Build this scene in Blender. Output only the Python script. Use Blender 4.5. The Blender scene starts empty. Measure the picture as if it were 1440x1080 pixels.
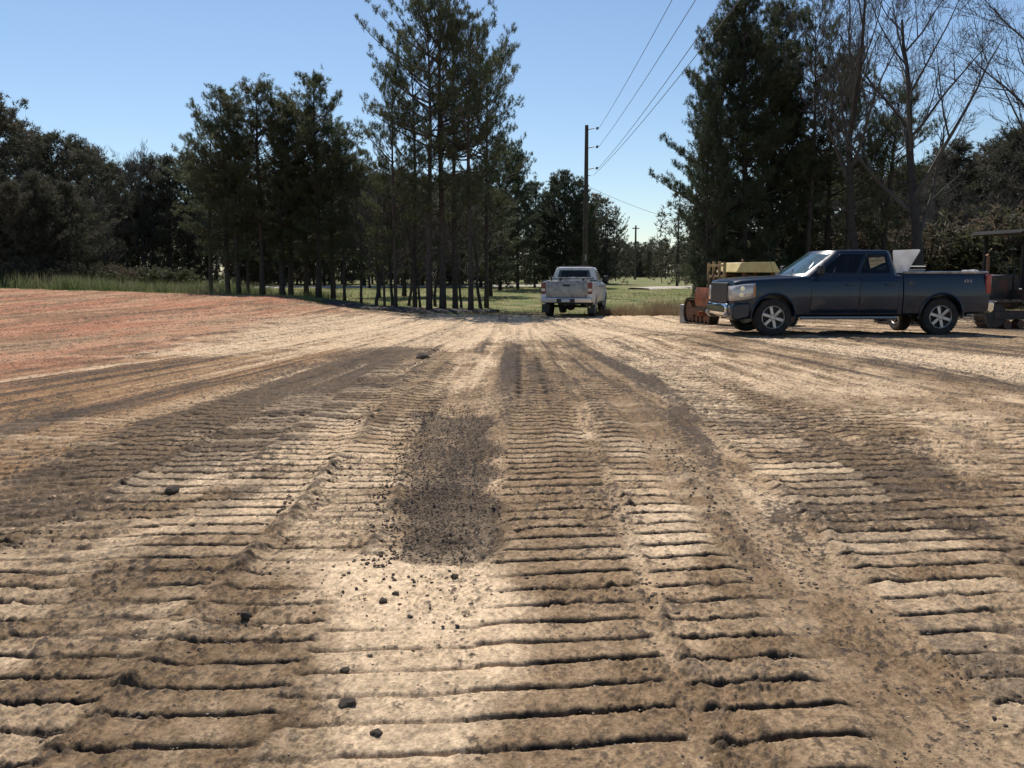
import bpy, bmesh, math, random
import numpy as np
from mathutils import Vector, Matrix

R = math.radians
rnd = random.Random(7)
C = bpy.context.scene.collection
scene = bpy.context.scene
CAMH = 1.45; FPX = 1247.0; PITCH = math.atan(155/FPX)

# ------------------------------------------------------------------ helpers
def sm(a, b, x):
    t = np.clip((x-a)/(b-a), 0, 1); return t*t*(3-2*t)

_tx = [-60,-27.7,-14.8,-10.8,-8.7,-6.9,-3.7,0,8,20,60]
_td = [55,48,44,42,40,39,38,36.5,36.5,38,45]
_tz = [.9,.68,.46,.42,.17,-.05,-.2,-.22,-.22,-.1,0]
def edge_d(x): return np.interp(x, _tx, _td)
def H(x, y):
    x = np.asarray(x, float); y = np.asarray(y, float)
    ed = edge_d(x); ze = np.interp(x, _tx, _tz)
    pad = ze*sm(10, ed, y)+0.17*np.exp(-((x-8)/6)**2-((y-20)/5.5)**2)
    base = 0.0052*(np.minimum(y, 150)-42)-.0035*np.maximum(y-150, 0)*0
    k = sm(ed+1, ed+16, y)
    return pad*(1-k)+base*k
def Hs(x, y): return float(H(x, y))

def ray(px, py):
    v = Vector((px-720, FPX, -(py-540)))
    c, s = math.cos(PITCH), math.sin(PITCH)
    return Vector((v.x, v.y*c+v.z*s, -v.y*s+v.z*c))
def at(px, py):
    """ground point seen in the photograph at this place"""
    r = ray(px, py); r = r/r.y; d = 1.5
    while d < 70:
        if CAMH+r.z*d <= Hs(r.x*d, d): break
        d += 0.03+d*0.004
    return (r.x*d, d)
def X_at(px, d): return ray(px, 385).x/ray(px, 385).y*d
def top_z(px, py, d):
    r = ray(px, py); return CAMH+r.z/r.y*d

_P = np.random.RandomState(3).permutation(512)
_V = np.random.RandomState(4).rand(512)
def vnoise(x, y, seed=0):
    xi = np.floor(x).astype(np.int64); yi = np.floor(y).astype(np.int64)
    fx = x-xi; fy = y-yi; fx = fx*fx*(3-2*fx); fy = fy*fy*(3-2*fy)
    def h(a, b): return _V[(_P[(a+seed*37) & 511]+b*7+_P[(b+seed*11) & 511]) & 511]
    a = h(xi, yi); b = h(xi+1, yi); c = h(xi, yi+1); d = h(xi+1, yi+1)
    return (a*(1-fx)+b*fx)*(1-fy)+(c*(1-fx)+d*fx)*fy
def fbm(x, y, octs=4, seed=0, gain=.5):
    s = 0; a = 1; t = 0
    for i in range(octs):
        c, q = math.cos(.6*i), math.sin(.6*i)
        s = s+a*vnoise((x*c-y*q)*2.03**i+13*i, (x*q+y*c)*2.03**i+7*i, seed+i); t += a; a *= gain
    return s/t

def tag(o, label=None, cat=None, group=None, kind=None):
    if label: o['label'] = label
    if cat: o['category'] = cat
    if group: o['group'] = group
    if kind: o['kind'] = kind
    return o
def empty(name, loc=(0,0,0), rz=0.0):
    o = bpy.data.objects.new(name, None); C.objects.link(o)
    o.empty_display_size = .3
    o.location = loc; o.rotation_euler = (0,0,rz); return o
def link(name, me, parent=None, mat=None):
    o = bpy.data.objects.new(name, me); C.objects.link(o)
    if mat: me.materials.append(mat)
    if parent: o.parent = parent
    return o
def mesh_np(name, V, F, k):
    """V (n,3) F (m,k)"""
    V = np.asarray(V, np.float32); F = np.asarray(F, np.int32)
    me = bpy.data.meshes.new(name)
    me.vertices.add(len(V)); me.vertices.foreach_set('co', V.ravel())
    me.loops.add(F.size); me.loops.foreach_set('vertex_index', F.ravel())
    me.polygons.add(len(F)); me.polygons.foreach_set('loop_start', np.arange(0, F.size, k, dtype=np.int32))
    me.update(calc_edges=True); return me
def sharp(me, ang=32):
    bm = bmesh.new(); bm.from_mesh(me)
    for f in bm.faces: f.smooth = True
    for e in bm.edges:
        if len(e.link_faces) == 2:
            e.smooth = e.calc_face_angle(0) < R(ang)
    bm.to_mesh(me); bm.free()

class MB:
    def __init__(s): s.v = []; s.f = []
    def add(s, vs, fs):
        o = len(s.v); s.v += [tuple(v) for v in vs]; s.f += [tuple(i+o for i in f) for f in fs]; return s
    def box(s, x0, x1, y0, y1, z0, z1, M=None):
        vs = [Vector((x, y, z)) for z in (z0, z1) for y in (y0, y1) for x in (x0, x1)]
        if M: vs = [M @ v for v in vs]
        return s.add(vs, [(0,2,3,1),(4,5,7,6),(0,1,5,4),(2,6,7,3),(0,4,6,2),(1,3,7,5)])
    def prism(s, poly, y0, y1):
        n = len(poly)
        vs = [(x, y0, z) for x, z in poly]+[(x, y1, z) for x, z in poly]
        fs = [tuple(range(n)), tuple(range(2*n-1, n-1, -1))]+[(i, i+n, (i+1) % n+n, (i+1) % n) for i in range(n)]
        return s.add(vs, fs)
    def tube(s, pts, rad, n=8, caps=True):
        pts = [Vector(p) for p in pts]
        if not isinstance(rad, (list, tuple)): rad = [rad]*len(pts)
        vs = []; u = None
        for i, p in enumerate(pts):
            d = (pts[min(i+1, len(pts)-1)]-pts[max(i-1, 0)])
            d = d.normalized() if d.length > 1e-9 else Vector((0,0,1))
            if u is None:
                u = d.cross(Vector((0,0,1)) if abs(d.z) < .9 else Vector((1,0,0))).normalized()
            else:
                u = (u-d*u.dot(d)); u = u.normalized() if u.length > 1e-6 else d.orthogonal().normalized()
            w = d.cross(u)
            for k in range(n):
                a = 2*math.pi*k/n; vs.append(p+(u*math.cos(a)+w*math.sin(a))*rad[i])
        fs = []
        for i in range(len(pts)-1):
            for k in range(n):
                a = i*n+k; b = i*n+(k+1) % n; fs.append((a, b, b+n, a+n))
        if caps: fs += [tuple(range(n-1, -1, -1)), tuple(range((len(pts)-1)*n, len(pts)*n))]
        return s.add(vs, fs)
    def lathe(s, prof, c=(0,0,0), n=28):
        """profile (radius, offset along y) round the y axis"""
        vs = []; m = len(prof)
        for k in range(n):
            a = 2*math.pi*k/n
            for r, y in prof: vs.append((c[0]+r*math.cos(a), c[1]+y, c[2]+r*math.sin(a)))
        fs = []
        for k in range(n):
            for i in range(m-1):
                a = k*m+i; b = ((k+1) % n)*m+i; fs.append((a, a+1, b+1, b))
        return s.add(vs, fs)
    def loft(s, rings, cap=True):
        n = len(rings[0]); vs = [p for r in rings for p in r]; fs = []
        for i in range(len(rings)-1):
            for k in range(n):
                a = i*n+k; b = i*n+(k+1) % n; fs.append((a, b, b+n, a+n))
        if cap: fs += [tuple(range(n-1, -1, -1)), tuple(range((len(rings)-1)*n, len(rings)*n))]
        return s.add(vs, fs)
    def build(s, name, mat, parent=None, bevel=0, ang=32, solid=0, smooth=True):
        me = bpy.data.meshes.new(name); me.from_pydata(s.v, [], s.f)
        bm = bmesh.new(); bm.from_mesh(me)
        bmesh.ops.recalc_face_normals(bm, faces=bm.faces); bm.to_mesh(me); bm.free()
        if smooth: sharp(me, ang)
        o = link(name, me, parent, mat)
        if solid:
            m = o.modifiers.new('Solidify', 'SOLIDIFY'); m.thickness = solid; m.offset = -1
        if bevel:
            m = o.modifiers.new('Bevel', 'BEVEL'); m.width = bevel; m.segments = 2; m.limit_method = 'ANGLE'; m.angle_limit = R(35)
        return o
def cut(o, mb, ang=32):
    c = mb.build('cutter', None, None, smooth=False)
    m = o.modifiers.new('Cut', 'BOOLEAN'); m.operation = 'DIFFERENCE'; m.object = c; m.solver = 'EXACT'
    dg = bpy.context.evaluated_depsgraph_get(); dg.update()
    me = bpy.data.meshes.new_from_object(o.evaluated_get(dg))
    o.modifiers.remove(m); mats = [x for x in o.data.materials]
    o.data = me; bpy.data.objects.remove(c)
    if not me.materials:
        for x in mats: me.materials.append(x)
    sharp(me, ang)

# ------------------------------------------------------------------ materials
def mat(name, col, rough=.6, metal=0, coat=0, noise=None, bump=0, bscale=30, trans=0, spec=.5, emit=None):
    """noise = (scale, colour2, amount-lo, amount-hi)"""
    m = bpy.data.materials.new(name); m.use_nodes = True; nt = m.node_tree
    b = nt.nodes['Principled BSDF']
    b.inputs['Base Color'].default_value = (*col, 1); b.inputs['Roughness'].default_value = rough
    b.inputs['Metallic'].default_value = metal; b.inputs['Coat Weight'].default_value = coat
    b.inputs['Specular IOR Level'].default_value = spec
    b.inputs['Coat Roughness'].default_value = .06
    tc = nt.nodes.new('ShaderNodeTexCoord')
    if noise:
        n = nt.nodes.new('ShaderNodeTexNoise'); n.inputs['Scale'].default_value = noise[0]; n.inputs['Detail'].default_value = 6
        nt.links.new(tc.outputs['Object'], n.inputs['Vector'])
        mr = nt.nodes.new('ShaderNodeMapRange'); mr.inputs[1].default_value = noise[2]; mr.inputs[2].default_value = noise[3]
        nt.links.new(n.outputs['Fac'], mr.inputs[0])
        mx = nt.nodes.new('ShaderNodeMix'); mx.data_type = 'RGBA'
        mx.inputs[6].default_value = (*col, 1); mx.inputs[7].default_value = (*noise[1], 1)
        nt.links.new(mr.outputs[0], mx.inputs[0]); nt.links.new(mx.outputs[2], b.inputs['Base Color'])
    if bump:
        n2 = nt.nodes.new('ShaderNodeTexNoise'); n2.inputs['Scale'].default_value = bscale; n2.inputs['Detail'].default_value = 5
        nt.links.new(tc.outputs['Object'], n2.inputs['Vector'])
        bp = nt.nodes.new('ShaderNodeBump'); bp.inputs['Strength'].default_value = bump; bp.inputs['Distance'].default_value = .02
        nt.links.new(n2.outputs['Fac'], bp.inputs['Height']); nt.links.new(bp.outputs[0], b.inputs['Normal'])
    if trans:
        t = nt.nodes.new('ShaderNodeBsdfTranslucent'); t.inputs[0].default_value = (col[0]*1.2, col[1]*1.25, col[2], 1)
        if noise: nt.links.new(mx.outputs[2], t.inputs[0])
        ms = nt.nodes.new('ShaderNodeMixShader'); ms.inputs[0].default_value = trans
        out = nt.nodes['Material Output']
        nt.links.new(b.outputs[0], ms.inputs[1]); nt.links.new(t.outputs[0], ms.inputs[2]); nt.links.new(ms.outputs[0], out.inputs[0])
    return m

M = {}
M['bark'] = mat('pine_bark', (.045,.036,.03), .95, noise=(6,(.085,.066,.052),.4,.7), bump=.6, bscale=12)
M['graybark'] = mat('grey_bark', (.045,.040,.035), .95, noise=(4,(.028,.025,.022),.4,.7), bump=.5, bscale=12)
M['needle'] = mat('pine_needles', (.085,.105,.050), .5, noise=(.7,(.12,.12,.06),.45,.7), trans=.42, spec=.3)
M['needle_dark'] = mat('dark_pine_needles', (.058,.078,.040), .5, noise=(.7,(.095,.10,.05),.45,.7), trans=.32, spec=.3)
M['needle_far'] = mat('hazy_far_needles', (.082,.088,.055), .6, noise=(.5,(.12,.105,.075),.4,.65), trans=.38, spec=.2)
M['twig'] = mat('winter_twigs', (.085,.076,.067), .9, noise=(2,(.05,.044,.038),.4,.7))
M['leafshrub'] = mat('evergreen_shrub_leaves', (.085,.095,.05), .6, noise=(1.5,(.14,.12,.07),.45,.7), trans=.35, spec=.3)
M['dryleaf'] = mat('dry_brown_leaves', (.15,.12,.085), .8, noise=(2,(.09,.08,.055),.45,.65), trans=.4, spec=.2)

# ------------------------------------------------------------------ ground
def inside(px, py, poly):
    """signed distance, positive inside"""
    n = len(poly); d2 = np.full(px.shape, 1e9, np.float32); ins = np.zeros(px.shape, bool)
    for i in range(n):
        ax, ay = poly[i]; bx, by = poly[(i+1) % n]
        ex, ey = bx-ax, by-ay; wx, wy = px-ax, py-ay
        t = np.clip((wx*ex+wy*ey)/(ex*ex+ey*ey+1e-12), 0, 1)
        d2 = np.minimum(d2, (wx-ex*t)**2+(wy-ey*t)**2)
        c = ((ay > py) != (by > py))
        with np.errstate(divide='ignore', invalid='ignore'):
            c &= px < (bx-ax)*(py-ay)/(by-ay+1e-12)+ax
        ins ^= c
    return np.where(ins, 1, -1)*np.sqrt(d2)

def make_ground():
    us = np.concatenate([np.linspace(-1.05,-.66,70)[:-1], np.linspace(-.66,.66,1150), np.linspace(.66,1.05,70)[1:]])
    ys = [1.2]
    while ys[-1] < 58: ys.append(ys[-1]+.0055*max(ys[-1]/2.6, .7)**1.2)
    ys = np.array([-80,-40,-20,-10,-5,-2,0,.6]+ys)
    Wd = np.where(ys >= 1.2, ys, 1.2+(1.2-ys)*.8)
    kx = np.array([1,3,8,20,50,90.])
    def row(w):
        return w
    X = us[None,:]*Wd[:,None]
    Lx = -(1.05*Wd[:,None]+kx[::-1][None,:]); Rx = 1.05*Wd[:,None]+kx[None,:]
    X = np.concatenate([Lx, X, Rx], 1); Y = np.repeat(ys[:,None], X.shape[1], 1)
    x = X.ravel().astype(np.float64); y = Y.ravel().astype(np.float64)
    n = x.size
    # low frequency unevenness
    base = H(x, y)
    near = 1-sm(28, 40, y)
    w1 = fbm(x*.35, y*.35, 3, 1)-.5
    z = base+w1*.07*sm(1, 8, y)*near
    # wheel ruts and streaks along the direction of travel
    curve = x*(1+.045*np.clip(y-8.5, 0, 22))+.25*(fbm(x*.3, y*.15, 2, 4)-.5)
    streak = fbm(curve*1.5, y*.08, 4, 5, .6)-.5
    streak2 = fbm(curve*6.5+.7, y*.22, 3, 9, .6)-.5
    lump = fbm(x*5, y*5, 5, 11)-.5
    fine = fbm(x*26, y*26, 3, 15)-.5
    z += streak*.10*sm(5, 9, y)+streak2*.035*sm(5, 9, y)
    mott = fbm(x*1.4, y*.9, 5, 21, .6)
    mott2 = fbm(x*4.2, y*2.6, 5, 27, .62)
    spk = fbm(x*17, y*11, 4, 33, .65)
    crumb = np.abs(fbm(x*34, y*34, 3, 41)-.5)*2
    q = fbm(x*2.2, y*2.2, 3, 51)-.5

    def zone(pts, soft, wob=.25):
        poly = [at(*p) for p in pts]
        d = inside(x, y, poly)+q*wob*(1+y*.07)
        s = soft*(1+np.maximum(y, 0)*.05)
        return sm(-s, s, d)
    zone_off = {}
    patch = zone([(592,580),(688,586),(697,640),(702,768),(660,800),(605,792),(577,782),(570,700),(562,650)], .04, .24)
    smoothA = zone([(425,785),(575,775),(705,795),(725,850),(610,905),(490,880),(430,840)], .10, .15)
    scrape = zone([(850,560),(925,560),(1010,660),(1130,770),(1300,930),(1480,1090),(1240,1090),(1090,860),(950,700)], .06, .16)
    red = zone([(-700,402),(0,404),(300,411),(430,413),(470,426),(420,442),(340,458),(230,492),(0,530),(-700,660)], .7, 1.6)
    orange = zone([(-700,560),(0,505),(200,490),(380,462),(560,470),(520,495),(380,530),(240,580),(120,635),(0,690),(-700,900)], .5, .8)
    dB = zone([(610,490),(520,490),(400,520),(300,560),(230,590),(60,645),(0,690),(-300,760),(-300,840),(0,760),(250,690),(400,640),(470,600),(540,540)], .25, .5)
    dC = zone([(690,480),(800,468),(850,540),(840,600),(700,600),(640,560)], .25, .6)
    dD = zone([(860,478),(1000,505),(1120,560),(1350,625),(1360,700),(1200,680),(1050,610),(960,570)], .3, .6)
    dE = zone([(930,575),(975,575),(1012,655),(1000,680),(950,640)], .08, .2)
    dF = zone([(1010,715),(1110,725),(1150,790),(1120,815),(1030,800)], .06, .2)
    dG = zone([(-400,700),(100,720),(250,790),(420,920),(440,1100),(-900,1200)], .2, .3)
    dH = zone([(712,640),(850,650),(900,800),(960,1090),(690,1090),(760,900),(705,800)], .08, .12)
    dI = zone([(1120,650),(1300,665),(1350,740),(1250,780),(1100,720)], .15, .4)
    sJ = zone([(440,790),(575,780),(700,800),(745,860),(680,1090),(490,1090),(470,900)], .10, .2)
    sL = zone([(1040,475),(1440,505),(1900,560),(1900,600),(1440,540),(1120,492)], .2, .3)
    sM = zone([(780,458),(860,466),(1050,590),(970,592),(880,520)], .15, .3)
    sN = zone([(430,446),(620,440),(1000,444),(980,466),(720,480),(560,492),(440,490),(300,500),(180,502),(330,470)], .5, 1.2)
    sO = zone([(560,600),(520,680),(560,760),(420,780),(440,690),(500,600)], .1, .2)
    sP = zone([(960,640),(1090,700),(1180,830),(1100,850),(1000,740)], .1, .15)

    # crawler tracks: centre line a + b y, half width, pitch, phase, depth, skew, from, to
    lanes = [(-5.3,.05,.42,.21,.0,.030,.02,2,7,.85),(-4.5,.05,.4,.2,.4,.032,.03,2,8,.85),(-3.75,.03,.4,.2,.13,.034,.04,1,8.6,.85),
             (-3.0,.0,.38,.205,.6,.034,.05,1,9.2,.95),(-2.3,.0,.40,.20,.3,.036,.03,1,10,.95),(-1.62,-.01,.36,.2,.8,.034,.04,1,13,.85),
             (-.93,-.02,.34,.2,.5,.034,.05,4.2,14,.95),(-1.0,0,.42,.2,.0,.022,.05,1,4.4,.6),
             (4.9,-.02,.42,.2,.1,.03,.12,1,9,.7),(4.1,-.02,.40,.205,.55,.03,.12,1,9,.7),(3.35,.0,.40,.2,.9,.034,.13,1,9.6,.8),(2.62,.02,.38,.2,.35,.036,.14,1,12,.9),
             (1.88,.04,.36,.2,.7,.032,.13,1,13,.85),(-.45,.0,.34,.2,.45,.018,.06,1,4.5,.45),
             (.86,.03,.32,.205,.22,.038,.15,1,11.5,.95),(.15,.02,.345,.198,.0,.044,.11,1,16,1.15)]
    rel = np.zeros(n); wet_shade = np.zeros(n); lanecol = np.zeros(n)
    for i, (a, b, hw, p, ph, dep, sk, y0, y1, dk) in enumerate(lanes):
        sel = np.where((y > y0-.5) & (y < y1+2.5) & (np.abs(x-a-b*y) < hw+.25))[0]
        xs, yy = x[sel], y[sel]
        t = xs-(a+b*yy)+.03*(vnoise(yy*1.3, yy*0+i, 60+i)-.5)
        wig = .035*(fbm(xs*1.3+i*3, yy*1.1, 2, 63)-.5)+.022*(fbm(xs*10, yy*7, 3, 64)-.5)
        sk2 = sk*(1-sm(4, 9, yy)*.7)
        s = yy-sk2*t+wig+.07*(vnoise(yy*.5+i*5, yy*0+3, 65)-.5)
        f = np.mod(s/p+ph, 1)
        amp = dep*(.30+.80*sm(.36, .62, fbm(xs*1.6+i*7, yy*2.4, 4, 67, .65)))
        prof = np.interp(f, [0,.03,.08,.13,.17,.50,.80,.955,.98,1], [-.8,-1,-1,.02,.22,.27,.22,.18,.10,-.8])
        msk = sm(hw+.03, hw-.03, np.abs(t)+.05*(fbm(xs*9, yy*9, 2, 71)-.5))
        msk = msk*sm(y0-.3, y0+.2, yy)*(1-sm(y1-.3, y1+2.2, yy+2.5*(mott[sel]-.5)))
        rel[sel] = rel[sel]*(1-msk)+msk*amp*prof
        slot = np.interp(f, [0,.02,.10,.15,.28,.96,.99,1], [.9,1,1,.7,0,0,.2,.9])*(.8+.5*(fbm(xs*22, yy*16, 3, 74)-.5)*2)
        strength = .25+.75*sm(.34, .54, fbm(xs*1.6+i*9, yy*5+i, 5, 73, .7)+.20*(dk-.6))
        wet_shade[sel] = wet_shade[sel]*(1-msk)+msk*slot*strength*min(1, dk*1.2)  # damp slot soil, its dark colour also standing in for shadow the mesh loses
        # small spilled ridge at the lane's edge
        rel[sel] += .010*np.exp(-((np.abs(t)-hw-.02)/.03)**2)*fbm(xs*8, yy*8, 2, 75)*(yy < y1)
        lanecol[sel] = lanecol[sel]*(1-msk)+msk*(((i*5) % 4-1.5)*.22+vnoise(np.floor(s/p+ph)*1.7+i*13, s*0+i, 77)-.5)
    for (cx_, cy_, ang_, ln_, hw_, dp_) in ((-2.3,4.6,.5,1.6,.28,.016),(2.5,3.9,-.55,1.3,.26,.016),(-3.9,7.2,.45,2.4,.34,.018),(3.9,7.6,-.5,2.4,.34,.018)):
        u_ = (x-cx_)*math.cos(ang_)+(y-cy_)*math.sin(ang_); v_ = -(x-cx_)*math.sin(ang_)+(y-cy_)*math.cos(ang_)
        m_ = sm(hw_+.04, hw_-.04, np.abs(u_)+.08*(mott2-.5))*sm(ln_+.4, ln_-.3, np.abs(v_)+.6*(mott2-.5))*.8
        f_ = np.mod(v_/.2+.3*mott, 1); rel = rel*(1-m_*.8)+m_*dp_*np.interp(f_, [0,.05,.12,.25,.6,1], [-.7,-1,-.7,.3,.4,-.7])
        wet_shade = wet_shade*(1-m_*.6)
    damp = 1-np.clip(patch*1.2, 0, 1)
    damp *= 1-.92*scrape
    damp *= 1-.85*smoothA
    rel *= damp; wet_shade *= damp
    wet_shade *= 1-.7*sJ
    rel *= (1-.5*sm(.55,.7,mott2))
    z += rel
    # crumb windrows along lane borders
    berm = np.zeros(n)
    for a, b, w, y0, y1, h in ((-1.28,-.015,.05,2.6,18,.05),(-.62,-.03,.04,4.3,10,.03),(1.18,.02,.05,4,13,.03),(1.62,.03,.06,2,14,.035),(.58,.025,.03,2,9,.02),(-2.7,0,.06,2.5,9,.035)):
        g = np.exp(-((x-a-b*y-.05*(vnoise(y*2, y*0+a, 80)-.5)*2)/w)**2)*sm(y0, y0+.4, y)*(1-sm(y1-2, y1, y))
        g *= sm(.35, .6, fbm(x*3+a*5, y*2.2, 3, 83))
        z += g*h*(.25+.45*fbm(x*16, y*10, 3, 84)+.35*sm(.5,.62,spk)); berm = np.maximum(berm, g*sm(.42,.58,spk))
    z += patch*(-.018+.035*(crumb-.3)+.03*(fbm(x*13, y*13, 3, 85)-.5))
    z += scrape*(-.012+.012*(streak2))
    rough = np.clip(.22+1.0*sm(.5,.70,mott2)+.4*dB+.4*dD-.4*sJ-.3*scrape, .15, 1.1)
    spkF = fbm(x*40, y*28, 4, 35, .72)
    fad = 1/(1+(y/14)**2)
    z += lump*.012*rough*sm(0,2,y)+fine*.014*rough+(spk-.5)*.020*rough+(spkF-.5)*.013*(.5+rough)+.003*sm(.58,.66,spkF)*rough
    # thin dark wheel prints near the middle, far
    for a in (.02, .34):
        g = np.exp(-((x-a-.006*y)/.04)**2)*sm(9, 11, y)*(1-sm(23, 27, y))*sm(.3,.5,fbm(x*3, y*1.5, 3, 87))*(.35+.65*(np.mod(y/.42, 1) < .55))
        z -= g*.03; wet_shade = np.maximum(wet_shade, g*.9)
    # bigger footprints/holes
    holes = sm(.66, .74, fbm(x*3.1, y*3.1, 4, 91, .45))*(1-sJ*.6)
    z -= holes*.010*rough
    # beyond the edge the dirt dives under the grass
    ed = edge_d(x)+1.6*(fbm(x*.5, y*.3, 3, 95)-.5)
    z -= .5*sm(ed-.2, ed+1.6, y)+.02*sm(ed-2, ed, y)

    # ---- colours (soil kinds, moisture, shade painted into the slots)
    def c(*v): return np.array(v)
    sand = c(.56,.40,.245); sand2 = c(.68,.51,.33); brown = c(.245,.166,.096); dark = c(.047,.038,.031); clay = c(.40,.19,.11); oran = c(.29,.17,.085)
    col = np.empty((n,3)); col[:] = sand
    def mix(cc, f):
        nonlocal col
        f = np.clip(f, 0, 1)[:,None]; col = col*(1-f)+cc*f
    mix(sand2, sm(.45,.65,fbm(x*.8, y*.8, 4, 101)))
    mix(brown, .66*sm(.43,.59,mott)+.33*sm(.49,.62,mott2)+.04)
    mix(brown, .75*sm(.5,.60,.5+streak)*sm(5,9,y)*(y < 60))
    mix(brown*.85, .75*dG*sm(.25,.6,mott2)+.06)
    mix(brown, (.45+.6*(mott2-.3))*dH)
    far = sm(9, 13, y)
    mix(brown, far*.42*sm(.40,.6,fbm(curve*1.6, y*.35, 5, 105)))
    mix(oran, orange*(.95+.9*streak+.8*streak2)); mix(sand, orange*.35*sm(.54,.64,.5-streak))
    mix(dark*1.6, orange*.75*sm(.52,.62,.5+streak*.7+streak2*.6))
    mix(clay, red*(1.0+.8*(mott-.5)+.3*streak)); mix(clay*.55, red*.6*sm(.56,.66,spkF*.4+mott2*.6))
    mix(brown*.8, red*.6*sm(.5,.62,fbm(x*1.3+3, y*.35, 5, 108)))
    mix(sand, red*.30*sm(.50,.66,fbm(curve*.8, y*.22, 4, 107)))
    mix(sand2, sN*.75*sm(.25,.5,mott2)); mix(sand2, sL*.85); mix(sand2, sM*.7*sm(.3,.5,mott2)); mix(sand2, sJ*.75*sm(.25,.5,mott2+.05)); mix(sand2, smoothA*.85)
    mix(dark*1.6, far*.75*sm(.56,.66,.5+.6*streak+.5*streak2+.25*(mott2-.5))*(1-red)*(1-orange)*(1-.8*sN)*(1-.9*sL))
    mix(dark*1.6, (1-far)*.6*sm(.62,.69,.5+.8*(fbm(x*2.2,y*.35,4,113)-.5)+.3*(spkF-.5))*(1-.9*smoothA)*(1-.6*sJ))
    mix(sand2, far*.7*sm(.55,.64,.5-.6*streak-.45*streak2)*(1-red))
    for cc_, st_ in ((3.9,.6),(5.4,.7),(6.1,.6),(8.2,.6),(2.6,.5),(-3.4,.6),(-5.6,.7),(-6.6,.6),(-8.4,.5),(-1.9,.5)):      # tyre prints: rows of dents
        g = np.exp(-((curve-cc_-.15*(vnoise(y*.3, y*0+cc_, 109)-.5))/(.055+.003*y))**2)*far*sm(.42,.55,vnoise(y*.25+cc_, y*0, 110))
        g = g*(.35+.65*(np.mod(y/(.30), 1) < .45)); z -= g*.03; mix(dark*1.3, g*st_)
    mix(sand2, sO*.6*sm(.3,.55,mott2)); mix(sand2, sP*.6)
    mix(brown, scrape*(.72+1.2*streak2))
    dz = np.clip(1.0*dB+.22*dC+.75*dD+1.0*dE+.8*dF+.75*dI+.25*dG+.30*dH, 0, 1.1)*(1-.8*scrape)
    inlane = np.clip(np.abs(rel)*40, 0, 1)
    mix(dark*1.5, .85*sm(.49, .58, dz*.20+.52*spkF+.34*(streak*.9+streak2*.5+.5)-.10*(1-wet_shade)*inlane+.04*sm(0,.01,-rel)))
    mix(brown*.8, .45*sm(.3,.9,dz)*sm(.42,.6,mott2*.6+spkF*.4))
    mix(dark*1.2, berm*.6)
    mix(dark*1.7, patch*(.86+.5*(crumb-.4)-.35*sm(.5,.68,mott2)*sm(5.2,6.4,y)))
    # damp soil turned up: specks and clumps
    mix(dark*1.4, .75*sm(.575,.635,spkF*.6+spk*.4+.10*(mott2-.5))*(1-.7*sJ)*(1-.8*smoothA)*(1-.6*red)*(1-.5*sN))
    
    mix(brown, np.clip(lanecol,0,1)*.7*(1-sJ)); mix(sand2, np.clip(-lanecol,0,1)*.8)
    mix(dark*.8, np.clip(wet_shade*1.15, 0, 1))
    grain = 1+1.0*(fbm(x*60, y*40, 3, 111)-.5)+.6*(spk-.5)+.35*lump
    col *= np.clip(grain, .6, 1.4)[:,None]
    nx = X.shape[1]; ny = X.shape[0]
    idx = np.arange(n).reshape(ny, nx)
    F = np.stack([idx[:-1,:-1], idx[:-1,1:], idx[1:,1:], idx[1:,:-1]], -1).reshape(-1,4)
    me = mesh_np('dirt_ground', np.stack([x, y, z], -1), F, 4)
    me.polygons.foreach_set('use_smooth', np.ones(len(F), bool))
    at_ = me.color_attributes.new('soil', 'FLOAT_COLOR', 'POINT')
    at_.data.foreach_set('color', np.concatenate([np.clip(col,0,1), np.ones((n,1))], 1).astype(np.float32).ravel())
    m = bpy.data.materials.new('graded_soil'); m.use_nodes = True; nt = m.node_tree; b = nt.nodes['Principled BSDF']
    b.inputs['Roughness'].default_value = 1.0; b.inputs['Specular IOR Level'].default_value = .08
    va = nt.nodes.new('ShaderNodeVertexColor'); va.layer_name = 'soil'
    tc = nt.nodes.new('ShaderNodeTexCoord')
    nz = nt.nodes.new('ShaderNodeTexNoise'); nz.inputs['Scale'].default_value = 80; nz.inputs['Detail'].default_value = 8; nz.inputs['Roughness'].default_value = .7
    nt.links.new(tc.outputs['Object'], nz.inputs['Vector'])
    mr = nt.nodes.new('ShaderNodeMapRange'); mr.inputs[1].default_value = .3; mr.inputs[2].default_value = .7; mr.inputs[3].default_value = .58; mr.inputs[4].default_value = 1.35
    nt.links.new(nz.outputs['Fac'], mr.inputs[0])
    mx = nt.nodes.new('ShaderNodeVectorMath'); mx.operation = 'SCALE'
    nt.links.new(va.outputs[0], mx.inputs[0]); nt.links.new(mr.outputs[0], mx.inputs['Scale']); nt.links.new(mx.outputs[0], b.inputs['Base Color'])
    bp = nt.nodes.new('ShaderNodeBump'); bp.inputs['Strength'].default_value = .9; bp.inputs['Distance'].default_value = .012
    nt.links.new(nz.outputs['Fac'], bp.inputs['Height']); nt.links.new(bp.outputs[0], b.inputs['Normal'])
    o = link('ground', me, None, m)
    tag(o, 'graded sandy building ground with crawler tracks and red clay', 'ground', kind='structure')
    return m
M['soil'] = make_ground()

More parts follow.
